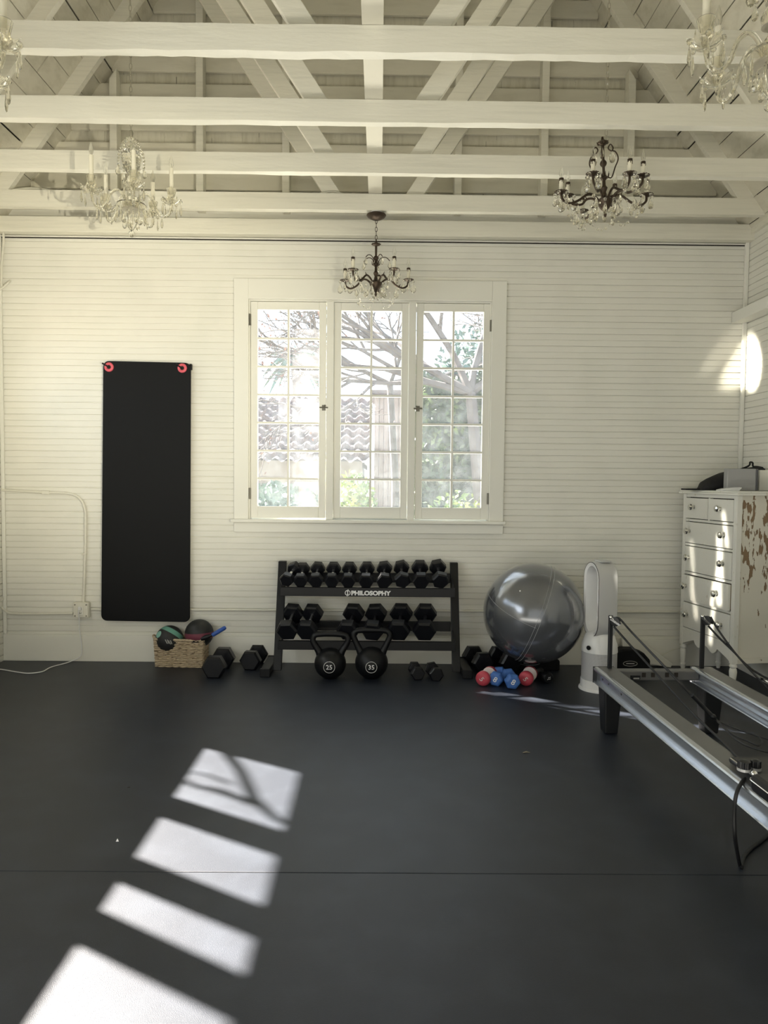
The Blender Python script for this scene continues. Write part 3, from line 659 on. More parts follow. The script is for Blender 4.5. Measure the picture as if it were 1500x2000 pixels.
# ------------------------------------------------------------------ bladeless fan
fc = W(1177, 1300, -.665); fc.z = 0; fc.x -= .026
fn = thing('tower_fan', 'white bladeless tower fan with an oval loop beside the silver ball', 'fan', fc)
RB = .128
m = MB(); m.lathe([(RB+.014, 0), (RB+.012, .012), (RB+.002, .020), (RB, .075), (RB-.002, .076)], 40); part('base', m, M_white, fn, smooth=True)
def perf():
    mm = mat('perforated_metal_grille', (.62, .62, .62), .4); nt = mm.node_tree; b = nt.nodes['Principled BSDF']
    tc = nt.nodes.new('ShaderNodeTexCoord'); sp = nt.nodes.new('ShaderNodeSeparateXYZ'); nt.links.new(tc.outputs['Object'], sp.inputs[0])
    at = nt.nodes.new('ShaderNodeMath'); at.operation = 'ARCTAN2'; nt.links.new(sp.outputs['Y'], at.inputs[0]); nt.links.new(sp.outputs['X'], at.inputs[1])
    def mth(op, a, b_=None, v=None):
        n = nt.nodes.new('ShaderNodeMath'); n.operation = op; nt.links.new(a, n.inputs[0])
        if b_ is not None: nt.links.new(b_, n.inputs[1])
        if v is not None: n.inputs[1].default_value = v
        return n.outputs[0]
    u = mth('MULTIPLY', at.outputs[0], v=RB/.0085*2*PI); v_ = mth('MULTIPLY', sp.outputs['Z'], v=2*PI/.0085)
    p = mth('MULTIPLY', mth('COSINE', mth('ADD', u, v_)), mth('COSINE', mth('SUBTRACT', u, v_)))
    g1 = mth('GREATER_THAN', p, v=.35); mx = nt.nodes.new('ShaderNodeMix'); mx.data_type = 'RGBA'; nt.links.new(g1, mx.inputs['Factor'])
    mx.inputs[6].default_value = (.62, .62, .63, 1); mx.inputs[7].default_value = (.10, .10, .11, 1); nt.links.new(mx.outputs[2], b.inputs['Base Color']); return mm
m = MB(); m.lathe([(RB-.004, .076), (RB-.004, .275)], 48); part('perforated_shroud', m, perf(), fn, smooth=True)
m = MB(); m.lathe([(RB-.001, .275), (RB-.004, .325), (.105, .385), (.085, .410), (.02, .425)], 40); part('shoulder', m, M_white, fn, smooth=True)
lp = bpy.data.objects.new('loop', None)
def stadium(w_, h_, n=14):
    r = w_/2; out = [(r*math.cos(PI*k/n), h_/2-r+r*math.sin(PI*k/n)) for k in range(n+1)]
    out += [(r*math.cos(PI+PI*k/n), -h_/2+r+r*math.sin(PI+PI*k/n)) for k in range(n+1)]; return out
def ring(prof, h0, name, mt, off=0):
    # prof: list of (inset, depth) swept along the stadium
    m = MB(); n = None; rows = []
    for ins, dp in prof:
        s_ = stadium(.236-2*ins, h0-2*ins); n = len(s_); rows.append([(x, dp, z) for x, z in s_])
    vs = [p for r_ in rows for p in r_]; fs = []
    k = len(rows)
    for i in range(k-1):
        for j in range(n): fs.append((i*n+j, i*n+(j+1) % n, (i+1)*n+(j+1) % n, (i+1)*n+j))
    m.add(vs, fs); return m
HL = .545; zc = .405+HL/2-.03
rotl = (0, 0, -math.radians(80)); lo = (0.0, 0, zc)
part('loop', ring([(.006, -.076), (.0, -.068), (.0, .066), (.004, .070)], HL, 'loop', M_silver), mat('pale_grey_plastic', (.50, .50, .49), .3), fn, loc=lo, rot=rotl, smooth=True)
part('inner_loop', ring([(.004, .070), (.030, .066), (.044, -.02), (.030, -.070), (.006, -.076)], HL, 'l', M_white), M_white, fn, loc=lo, rot=rotl, smooth=True)
m = MB(); s_ = stadium(.16, HL-.075); m.tube([(x*1., .060, z) for x, z in s_], .004, 6, closed=True)
part('rear_edge', m, M_silver, fn, loc=lo, rot=rotl)
m = MB(); m.tube([(x, -.0745, z) for x, z in stadium(.229, HL-.007)], .0022, 6, closed=True); part('outlet_rim', m, M_steel_b, fn, loc=lo, rot=rotl, label='dark thin rim')
m = MB(); m.box(-.055, -.03, HL/2-.001, .055, .05, HL/2+.010); part('remote_control', m, M_silver, fn, loc=lo, rot=rotl, bevel=.004)
m = MB(); m.lathe([(.016, 0), (.016, .006)], 16, Matrix.Translation((-RB*.80, -RB*.66, .315)) @ Matrix.Rotation(PI/2, 4, 'X') @ Matrix.Rotation(-.9, 4, 'Y')); part('display', m, M_steel_b, fn)
solo('power_cord', 'thin dark cord on the floor in front of the white fan base', 'cord', pipe_path(curve([G(1164, 1326, .004), G(1158, 1338, .004), G(1165, 1348, .004), G(1182, 1352, .004)], 6), .002, 6), M_steel_b, smooth=True)

# ------------------------------------------------------------------ chest of drawers
M_chest = mat('worn_white_paint', (.78, .77, .71), .5, bump=(45, (1, 1, .5), .3, .003), var=(30, (1, 1, .6), (.62, .58, .49), .66, .74))
def peeling():
    m = mat('peeling_paint_panel', (.72, .69, .60), .6); nt = m.node_tree; b = nt.nodes['Principled BSDF']
    tc = nt.nodes.new('ShaderNodeTexCoord'); mp = nt.nodes.new('ShaderNodeMapping'); mp.inputs['Scale'].default_value = (1, 1.6, .55); nt.links.new(tc.outputs['Object'], mp.inputs[0])
    n1 = nt.nodes.new('ShaderNodeTexNoise'); n1.inputs['Scale'].default_value = 21; n1.inputs['Detail'].default_value = 5; nt.links.new(mp.outputs[0], n1.inputs[0])
    sp = nt.nodes.new('ShaderNodeSeparateXYZ'); nt.links.new(tc.outputs['Object'], sp.inputs[0])
    r0 = nt.nodes.new('ShaderNodeMapRange'); r0.inputs[1].default_value = .50; r0.inputs[2].default_value = .95; r0.inputs[3].default_value = -.16; r0.inputs[4].default_value = .0; nt.links.new(sp.outputs['Z'], r0.inputs[0])
    ad = nt.nodes.new('ShaderNodeMath'); ad.operation = 'ADD'; nt.links.new(n1.outputs[0], ad.inputs[0]); nt.links.new(r0.outputs[0], ad.inputs[1])
    r = nt.nodes.new('ShaderNodeMapRange'); r.inputs[1].default_value = .55; r.inputs[2].default_value = .56; nt.links.new(ad.outputs[0], r.inputs[0])
    mx = nt.nodes.new('ShaderNodeMix'); mx.data_type = 'RGBA'; mx.inputs[6].default_value = (.72, .69, .60, 1); mx.inputs[7].default_value = (.24, .16, .09, 1)
    nt.links.new(r.outputs[0], mx.inputs['Factor']); nt.links.new(mx.outputs[2], b.inputs['Base Color'])
    bp = nt.nodes.new('ShaderNodeBump'); bp.inputs['Strength'].default_value = 1; bp.inputs['Distance'].default_value = -.004
    n2 = nt.nodes.new('ShaderNodeTexVoronoi'); n2.feature = 'DISTANCE_TO_EDGE'; n2.inputs['Scale'].default_value = 22; nt.links.new(mp.outputs[0], n2.inputs['Vector'])
    r2 = nt.nodes.new('ShaderNodeMapRange'); r2.inputs[2].default_value = .06; nt.links.new(n2.outputs[0], r2.inputs[0])
    a2 = nt.nodes.new('ShaderNodeMath'); a2.operation = 'SUBTRACT'; nt.links.new(r.outputs[0], bp.inputs['Height']); nt.links.new(bp.outputs[0], b.inputs['Normal']); return m
M_peel = peeling(); M_rawwood = mat('raw_drawer_wood', (.28, .20, .12), .7)
WD, DD, HT = .662, .355, 1.435
ang = math.atan2(-.66, .105); A = Vector((2.415, -.100, 0)); ex = Vector((math.cos(ang), math.sin(ang), 0)); ey = Vector((-ex.y, ex.x, 0))
ch = thing('chest_of_drawers', 'tall white painted chest of drawers with peeling side in the right corner', 'chest of drawers', A, (0, 0, ang))
zb = .205
# local: x along the front 0..WD, y into the depth 0..DD
m = MB(); m.box(.0, .0, zb, .040, .04, HT-.03); m.box(WD-.04, .0, zb, WD, .04, HT-.03); m.box(0, DD-.04, zb, .04, DD, HT-.03); m.box(WD-.04, DD-.04, zb, WD, DD, HT-.03)
m.box(.04, .004, HT-.055, WD-.04, .03, HT-.03)
rows = [(1.213, 1.376), (1.020, 1.188), (.797, .997), (.577, .771), (.350, .552)]
for i, (a, b) in enumerate(rows):
    z1 = rows[i+1][1] if i < 4 else .33
    m.box(.04, .003, z1+.003, WD-.04, .03, a-.003)
m.box(WD/2-.010, .003, rows[0][0]-.003, WD/2+.010, .03, rows[0][1]+.003)
part('carcass', m, M_chest, ch, bevel=.002)
m = MB(); m.box(.04, .035, zb+.1, WD-.04, .045, HT-.035); part('interior', m, M_gap, ch)
m = MB(); m.box(WD-.022, .04, zb+.02, WD-.012, DD-.04, HT-.06); m.box(WD-.030, .04, HT-.06, WD-.004, DD-.04, HT-.03); m.box(WD-.030, .04, zb, WD-.004, DD-.04, zb+.04); part('side_panel', m, M_peel, ch, label='side panel with peeling paint')
m = MB(); m.box(.012, .04, zb+.02, .022, DD-.04, HT-.04); part('side_panel', m, M_chest, ch)
m = MB(); m.box(0, DD-.01, zb, WD, DD-.002, HT-.04); part('back_panel', m, M_chest, ch)
m = MB(); m.box(-.035, -.022, HT-.030, WD+.030, DD+.01, HT-.012); m.box(-.028, -.016, HT-.012, WD+.024, DD+.01, HT); part('top', m, M_chest, ch, bevel=.004)
ap = [(.04, .33), (.04, .215)]
for k in range(0, 41):
    u = k/40; x = .04+(WD-.08)*u; d_ = abs(u-.5)*2
    z = .215+.085*(1-d_**1.4)**.9 if d_ > .45 else .258+.02*math.cos(d_*PI*3.3)-.016*(1-d_)
    ap.append((x, z))
ap += [(WD-.04, .33)]
m = MB(); m.prism(ap, .004, .022); m.box(.04, 0.0, .315, WD-.04, .026, .335); part('apron', m, M_chest, ch)
legp = [(.013, 0), (.016, .012), (.020, .03), (.024, .045), (.018, .055), (.019, .065), (.024, .11), (.027, .145), (.024, .165), (.019, .172), (.027, .182), (.027, .190), (.022, .196), (.022, .206)]
for x, y in ((.022, .022), (WD-.022, .022), (.022, DD-.022), (WD-.022, DD-.022)):
    m = MB(); m.lathe(legp, 18, Matrix.Translation((x, y, 0))); part('leg', m, M_chest, ch, smooth=True)
def knob(x, z, y0, dr):
    m = MB(); Mx = Matrix.Translation((x, y0, z)) @ Matrix.Rotation(PI/2, 4, 'X')
    m.lathe([(.016, 0), (.015, .004), (.008, .008), (.008, .016), (.016, .020), (.025, .028), (.026, .034), (.021, .042), (.010, .047), (.0001, .0475)], 12, Mx); part('knob', m, M_knob, dr, smooth=False, label='faceted glass knob')
M_knob = mat('faceted_mercury_glass', (.72, .72, .70), .08, metal=1)
def drawer(x0, x1, z0, z1, out=0., knobs=()):
    m = MB(); m.box(x0+.003, -.002-out, z0+.003, x1-.003, .020-out, z1-.003); d_ = part('drawer', m, M_chest, ch, bevel=.002)
    if out > .005:
        mm = MB(); mm.box(x0+.01, .020-out, z0+.012, x1-.004, .034, z1-.012); part('drawer_side', mm, M_rawwood, d_)
    for kx in knobs: knob(kx, (z0+z1)/2+.01, -.002-out, d_)
drawer(.04, WD/2-.010, *rows[0], .004, (.155,)); drawer(WD/2+.010, WD-.04, *rows[0], .0, (.475,))
drawer(.04, WD-.04, *rows[1], 0, (.100, .525)); drawer(.04, WD-.04, *rows[2], 0, (.100, .525)); drawer(.04, WD-.04, *rows[3], .022, (.105, .50)); drawer(.04, WD-.04, *rows[4], 0, (.100, .525))
def CL(x, y, z=HT): return A+ex*x+ey*y+Vector((0, 0, z))
# things on the chest
M_bag = mat('black_nylon', (.006, .006, .007), .75, bump=(60, (1, 1, 1), .5, .006))
bg_ = thing('black_bag', 'slouching black nylon bag on top of the chest', 'bag')
ybag = -.33
zt0 = HT
prof = [(1365, 0), (1367, -6), (1371, -16), (1380, -24), (1392, -28), (1405, -33), (1420, -37), (1436, -40), (1452, -43), (1470, -46), (1485, -45), (1500, -40), (1512, -33)]
vs = []; fs = []; nn = 10
for px, h in prof:
    p = W(px, 957, ybag); hh = max(.004, -h*.0038)
    for k in range(nn):
        a = PI*k/(nn-1); vs.append((p.x, ybag-.085*math.cos(a)*(.55+.45*min(1, hh/.12)), zt0+.001+hh*math.sin(a)**.6*(1+.05*math.sin(px*.4+k))))
for i in range(len(prof)-1):
    for k in range(nn-1): fs.append((i*nn+k, i*nn+k+1, (i+1)*nn+k+1, (i+1)*nn+k))
    fs.append((i*nn, (i+1)*nn, (i+1)*nn+nn-1, i*nn+nn-1))
fs += [tuple(range(nn)), tuple(range((len(prof)-1)*nn, len(prof)*nn))]
m = MB(); m.add(vs, fs); b_ = part('body', m, M_bag, bg_, smooth=True, angle=2)
p0 = W(1458, 915, ybag); m = MB(); m.tube(curve([W(1440, 919, ybag), W(1458, 912, ybag), W(1464, 908, ybag), W(1465, 903, ybag), W(1470, 904, ybag), W(1471, 911, ybag), W(1480, 912, ybag), W(1495, 916, ybag), W(1512, 930, ybag)], 5), .007, 8); part('strap', m, M_bag, bg_, smooth=True)
m = MB(); p = W(1335, 956, -.30); q = W(1372, 956, -.30); m.box(p.x, -.345, HT, q.x, -.25, HT+.012); solo('black_pouch', 'thin flat black pouch on the chest left of the bag', 'pouch', m, M_bag, bevel=.004)
yy = -.50; a, b = W(1421, 915, yy), W(1477, 956, yy)
gb = thing('grey_box', 'grey box with a dark edge standing on top of the chest', 'box')
m = MB(); m.box(a.x, yy, HT+.001, b.x-.004, yy+.06, a.z); part('front', m, mat('grey_card', (.36, .36, .36), .4), gb, bevel=.006)
m = MB(); m.box(b.x-.004, yy+.002, HT+.001, b.x+.014, yy+.062, a.z-.001); part('edge', m, mat('dark_grey_edge', (.10, .10, .11), .4), gb, bevel=.004, label='dark grey edge')
yy2 = -.44; a2 = W(1484, 918, yy2); m = MB(); m.box(a2.x, yy2, HT+.001, a2.x+.17, yy2+.14, a2.z); solo('cream_box', 'cream box on the chest beside the grey box', 'box', m, M_trim, bevel=.004)
yy3 = -.60; a, b = W(1407, 955, yy3), W(1450, 948, yy3); m = MB()
m.prism([(a.x, HT), (b.x-.02, HT), (b.x, HT+.024), (b.x-.022, HT+.028), (a.x+.04, HT+.018), (a.x, HT+.008)], yy3, yy3+.07); solo('white_tray', 'small flat white tray lying in front of the grey box', 'tray', m, M_white, bevel=.003)
# small odds and ends
c = G(226, 1644); m = MB(); m.add([(0, 0, 0), (.012, .002, 0), (.005, .012, 0), (.006, .004, .012)], [(0, 2, 1), (0, 1, 3), (1, 2, 3), (2, 0, 3)]); solo('plaster_chip', 'tiny white chip lying on the black floor left of the sun patches', 'chip', m, M_white, loc=c)
c = G(248, 1539); m = MB(); m.add([(0, 0, .001), (.014, .003, .001), (.012, .008, .003), (.002, .007, .002)], [(0, 1, 2, 3)]); m.add([(0, 0, .0005), (.014, .003, .0005), (.012, .008, .0005), (.002, .007, .0005)], [(3, 2, 1, 0)]); solo('rubber_crumb', 'tiny black crumb on the floor beside the upper sun patch', 'crumb', m, M_gap, loc=c)
c = G(1028, 1471); m = MB(); m.tube([(-.02, 0, .003), (0, .004, .006), (.022, .002, .003)], [.002, .004, .001], 5); solo('dry_leaf', 'small dry leaf scrap on the floor in front of the silver ball', 'leaf', m, M_bagleaf, loc=c)
yq = JY[3]+.02
solo('flexible_conduit', 'ribbed flexible conduit arching over the last joist left of centre', 'cord', pipe_path(curve([W(612, 384, yq+.03), W(628, 378, yq+.03), W(650, 374, yq+.03), W(668, 379, yq+.03), W(682, 385, yq+.03)], 5), .009), M_pipe, smooth=True)
solo('flexible_conduit', 'ribbed flexible conduit lying on the last joist at the far left', 'cord', pipe_path(curve([W(20, 372, yq+.03), W(50, 368, yq+.03), W(80, 369, yq+.03), W(110, 374, yq+.03)], 5), .008), M_pipe, smooth=True)
# ------------------------------------------------------------------ pilates reformer
M_rail = mat('anodised_rail', (.60, .63, .68), .26, metal=.85)
M_railtop = mat('matte_grey_rail_top', (.15, .148, .145), .42, metal=.2)
M_blk = mat('black_painted_leg', (.010, .011, .013), .38)
M_rope = mat('black_braided_rope', (.007, .0075, .009), .5, bump=(260, (1, 1, 1), .6, .001))
M_leather = mat('black_vinyl_pad', (.012, .012, .014), .3)
RA = Vector((1.322, -1.436, 0)); rth = .034
rf = thing('pilates_reformer', 'grey metal pilates reformer with black legs in front of the chest', 'exercise machine', RA, (0, 0, rth))
LR = 2.28
def rail(x0, s):
    o_ = None
    P = lambda q: [(x0+s*a, b) for a, b in q]
    m = MB(); lip = [(.014, .262), (.003, .264), (0, .269), (.003, .274), (.024, .276), (.024, .336), (.008, .336), (.001, .342), (0, .350), (.004, .357), (.012, .3605), (.026, .3605), (.026, .352), (.034, .348), (.034, .262)]
    m.prism(P(lip), -LR, 0, 'y'); web = part('rail', m, M_rail, rf, smooth=True, angle=.6, label='silver side rail')
    m = MB(); m.box(x0+s*.026, -LR, .350, x0+s*.125, 0, .3600); part('top_face', m, M_railtop, web)
    m = MB(); m.prism(P([(.119, .262), (.125, .262), (.125, .350), (.119, .350)]), -LR, 0, 'y'); part('inner_web', m, M_rail, web)
    m = MB(); m.box(min(x0+s*.0, x0+s*.125)-.0015, 0, .262, max(x0, x0+s*.125)+.0015, .004, .3615); part('end_cap', m, M_blk, web)
    return web
w1 = rail(0, 1)
for yy in (-.10, -.20, -.40): 
    m = MB(); m.lathe([(.006, 0), (.006, .003)], 10, Matrix.Translation((.022, yy, .31)) @ Matrix.Rotation(PI/2, 4, 'Y')); part('bolt', m, M_blk, w1)
w2_ = rail(.605, 1)
m = MB(); m.box(.612, -LR, .298, .632, 0, .304); part('track_ridge', m, M_rail, w2_)
m = MB(); m.prism([(-.005, .293), (-.07, .293), (-.07, .352), (-.005, .352)], .125, .628, 'x'); part('cross_bar', m, M_railtop, rf, bevel=.006)
m = MB()
for px in (1257, 1275, 1303, 1321): 
    g_ = W(px, 1318, -1.50)-RA; m.box(g_.x-.011, -.075, .315, g_.x+.011, -.045, .342)
part('spring_slots', m, M_gap, rf)
m = MB(); g_ = W(1240, 1322, -1.5)-RA; m.box(g_.x-.03, -.074, .30, g_.x+.03, -.0705, .325); part('label_plate', m, M_blk, rf)
m = MB(); m.box(g_.x-.012, -.0755, .304, g_.x+.024, -.0742, .312); part('label_print', m, M_grey, rf)
def leg(x0, x1, y0, y1, tx0, tx1):
    m = MB(); m.add([(x0, y0, 0), (x1, y0, 0), (x1, y1, 0), (x0, y1, 0), (tx0, y0-.005, .262), (tx1, y0-.005, .262), (tx1, y1+.03, .262), (tx0, y1+.03, .262)],
          [(0,3,2,1),(4,5,6,7),(0,1,5,4),(1,2,6,5),(2,3,7,6),(3,0,4,7)]); return m
for yo in (0, -1.95):
    part('leg', leg(.020, .098, yo-.172, yo-.085, .012, .118), M_blk, rf, bevel=.008)
    part('leg', leg(.625, .705, yo-.172, yo-.085, .612, .728), M_blk, rf, bevel=.008)
for x in (.085, .655):
    m = MB(); m.box(x-.011, -.050, .36, x+.013, -.030, .685); part('riser', m, M_blk, rf, bevel=.003)
def RL(p): return Matrix.Rotation(-rth, 4, 'Z') @ (Vector(p)-RA)
def pulley(px, py, yy, a):
    c = RL(W(px, py, yy)); o = MB(); Mx = Matrix.Translation(c) @ Matrix.Rotation(a, 4, 'Z') @ Matrix.Rotation(.5, 4, 'X') @ Matrix.Rotation(PI/2, 4, 'Y')
    o.lathe([(.024, -.011), (.028, -.010), (.028, -.006), (.020, 0), (.028, .006), (.028, .010), (.024, .011)], 20, Mx)
    p = part('pulley', o, M_blk, rf, smooth=True)
    m = MB(); m.lathe([(.008, -.014), (.008, .014)], 10, Mx); m.box(-.006, -.034, -.0145, .006, .03, -.0125, Mx); m.box(-.006, -.034, .0125, .006, .03, .0145, Mx); part('pulley_bracket', m, M_chrome, p, label='chrome bracket')
    m = MB(); e = RL(W(px-9, py-8, yy)); m.tube([e, e.lerp(c, .6)], .006, 8); m.ball(e, .010, 10, 6); part('eye_bolt', m, M_chrome, p, smooth=True)
pulley(1202, 1214, -1.50, .9); pulley(1381, 1212, -1.50, .6)
def rope(pts, r=.0062, nm='rope', n=8): m = MB(); m.tube(curve([RL(p) for p in pts], 6), r, n); return part(nm, m, M_rope, rf, smooth=True)
rope([W(1204, 1206, -1.50), W(1212, 1210, -1.52), W(1235, 1236, -1.60), G(1300, 1304, .55), G(1350, 1357, .44), G(1392, 1400, .34), G(1402, 1408, .33)])
rope([W(1199, 1224, -1.50), W(1240, 1270, -1.65), W(1300, 1335, -1.95), W(1360, 1400, -2.32), W(1410, 1448, -2.65), W(1444, 1484, -2.92)])
rope([G(1352, 1358, .445), G(1372, 1379, .39), G(1392, 1399, .345)], .010, 'rope_sleeve')
for q in ([(1402, 1408), (1440, 1424), (1480, 1437), (1530, 1455)], [(1402, 1408), (1428, 1432), (1462, 1448), (1482, 1456), (1489, 1448), (1480, 1438), (1452, 1428), (1424, 1415)], [(1400, 1408), (1440, 1446), (1480, 1464), (1530, 1475)]):
    rope([G(a, b, .33) for a, b in q], .0042, 'hand_loop', 6)
m = MB(); c = RL(G(1393, 1400, .345)); m.ball(c, .014, 10, 8); part('rope_knot', m, M_rope, rf, smooth=True)
rope([W(1388, 1205, -1.50), W(1400, 1226, -1.53), W(1430, 1268, -1.60), W(1460, 1303, -1.70), W(1500, 1345, -1.85), W(1540, 1388, -2.0)])
rope([W(1383, 1222, -1.50), W(1404, 1245, -1.54), W(1432, 1272, -1.61), W(1456, 1297, -1.66), W(1480, 1315, -1.74), W(1510, 1330, -1.8), W(1560, 1350, -1.9)])
m = MB(); a, b = RL(W(1486, 1325, -1.75)), RL(W(1540, 1352, -1.9)); m.tube([a, b], .008, 8); part('rope_clip', m, M_chrome, rf, smooth=True)
# carriage
cx0, cy0 = .045, -1.50
m = MB(); m.box(cx0, cy0-.62, .368, .70, cy0, .392); cg = part('carriage', m, M_blk, rf, bevel=.012)
m = MB(); m.box(cx0+.01, cy0-.60, .393, .69, cy0-.26, .450); part('carriage_pad', m, M_leather, rf, bevel=.02)
m = MB(); m.box(cx0-.003, cy0-.60, .388, cx0+.004, cy0-.02, .393); part('chrome_edge', m, M_chrome, cg)
for (px, py, r_) in ((1453, 1503, .024), (1476, 1502, .019)):
    c = RL(G(px, py, .395)); 
    m = MB(); m.lathe([(r_*1.05, .392), (r_*1.05, .402)], 20, Matrix.Translation((c.x, c.y, 0))); k_ = part('cleat_ring', m, M_silver, cg)
    m = MB(); pts = []
    for i in range(40): a = 2*PI*i/40; q = r_*(1.0 if i % 2 else .92); pts.append((c.x+q*math.cos(a), c.y+q*math.sin(a)))
    m.prism(pts, .402, .428, 'z'); kn = part('rope_knob', m, M_blk, cg)
    m = MB(); m.lathe([(r_*.85, .428), (r_*.5, .432), (.0001, .433)], 16, Matrix.Translation((c.x, c.y, 0))); part('knob_cap', m, M_blk, kn, smooth=True)
# shoulder rest with chrome piping
g_ = RL(G(1520, 1545, .44)); hx, hy = .055, .09
m = MB(); m.box(g_.x-hx, g_.y-hy, .405, g_.x+hx, g_.y+hy, .470); sr = part('shoulder_rest', m, M_leather, rf, bevel=.02)
m = MB()
for z in (.448,): m.tube([(g_.x+x, g_.y+y, z) for x, y in rrect(-hx-.001, -hy-.001, hx+.001, hy+.001, .02)], .0028, 6, closed=True)
part('piping', m, M_chrome, sr)
m = MB(); c = RL(G(1473, 1512, .42)); m.ball(c, .013, 12, 8); part('rope_eyelet', m, M_chrome, cg, smooth=True)
yh = -3.16
hr = curve([G(1473, 1510, .42), W(1462, 1516, -3.02), W(1449, 1528, -3.12), W(1438, 1552, yh), W(1434, 1590, yh), W(1436, 1640, yh), G(1445, 1690, .008)+Vector((0, 0, .0)), G(1449, 1693, .008), G(1453, 1674, .008), G(1467, 1657, .008), G(1485, 1644, .008), G(1500, 1631, .008), G(1520, 1615, .008)], 7)
m = MB(); m.tube([RL(p) for p in hr], .0072, 10); part('loose_rope', m, M_rope, rf, smooth=True)

# ------------------------------------------------------------------ chandeliers
def Tl(x, y, z): return Matrix.Translation((x, y, z))
drop_prof = lambda h, r: [(.0001, 0), (r*.9, -h*.10), (r, -h*.28), (r*.62, -h*.62), (r*.3, -h*.85), (.0001, -h)]
def pendant_mesh(h, r, n=6, sq=.6):
    m = MB(); m.lathe([(.0001, .0), (r*.45, -h*.18), (r*.9, -h*.50), (r, -h*.70), (r*.6, -h*.92), (.0001, -h)], n, sq=sq)
    m.tube([(0, 0, .012), (0, 0, -.002)], .0011, 4); return m
def bead_mesh(r): m = MB(); m.lathe([(.0001, -r), (r*.75, -r*.6), (r, 0), (r*.75, r*.6), (.0001, r)], 8); return m
me_spear = pendant_mesh(.075, .0085).mesh('prism_drop', M_crystal); me_tear = pendant_mesh(.055, .016, 8).mesh('tear_drop', M_crystal)
me_big = pendant_mesh(.075, .022, 8).mesh('tear_drop', M_crystal); me_round = bead_mesh(.0115).mesh('crystal_bead', M_crystal)
def bulbm():
    m = MB(); m.lathe([(.006, 0), (.0075, .006), (.0125, .020), (.0140, .030), (.0105, .050), (.0045, .068), (.0008, .080)], 14); return m.mesh('bulb', M_bulb, True)
me_bulb = bulbm()
me_fil = MB().tube([(0, 0, 0), (0, 0, .020), (.002, 0, .024), (-.002, 0, .028)], .0012, 4).mesh('filament', M_chrome)
def candle(root, x, y, z, h, r=.0125, drip=False):
    m = MB(); m.lathe([(r, 0), (r*1.02, h*.4), (r, h)], 16, Tl(x, y, z)); c = part('candle_sleeve', m, M_candle, root, smooth=True, label='cream candle sleeve')
    if drip:
        m = MB(); m.lathe([(r*1.12, h-.013), (r*1.14, h+.001), (r*.6, h+.004)], 14, Tl(x, y, z))
        for k in range(6): a = k*1.05+x*9; m.tube([(x+r*1.05*math.cos(a), y+r*1.05*math.sin(a), z+h-.008), (x+r*1.05*math.cos(a), y+r*1.05*math.sin(a), z+h-.018-.010*((k*7) % 3)/2)], .0022, 5)
        part('drip_ring', m, M_brass, c)
    b = link('bulb', me_bulb, root, loc=(x, y, z+h)); b['label'] = 'clear flame bulb'; link('filament', me_fil, b)
def chain(root, z0, z1, mt, step=.034, r=.0022):
    m = MB(); z = z0; k = 0
    while z < z1:
        m.tube([((.008*math.cos(a)) if k % 2 else 0, 0 if k % 2 else (.008*math.cos(a)), z+step*.62*math.sin(a)) for a in [i*PI/5 for i in range(10)]], r, 5, closed=True); z += step; k += 1
    return part('chain', m, mt, root)
M_antique = mat('antique_silver_chain', (.55, .52, .44), .35, metal=.8)
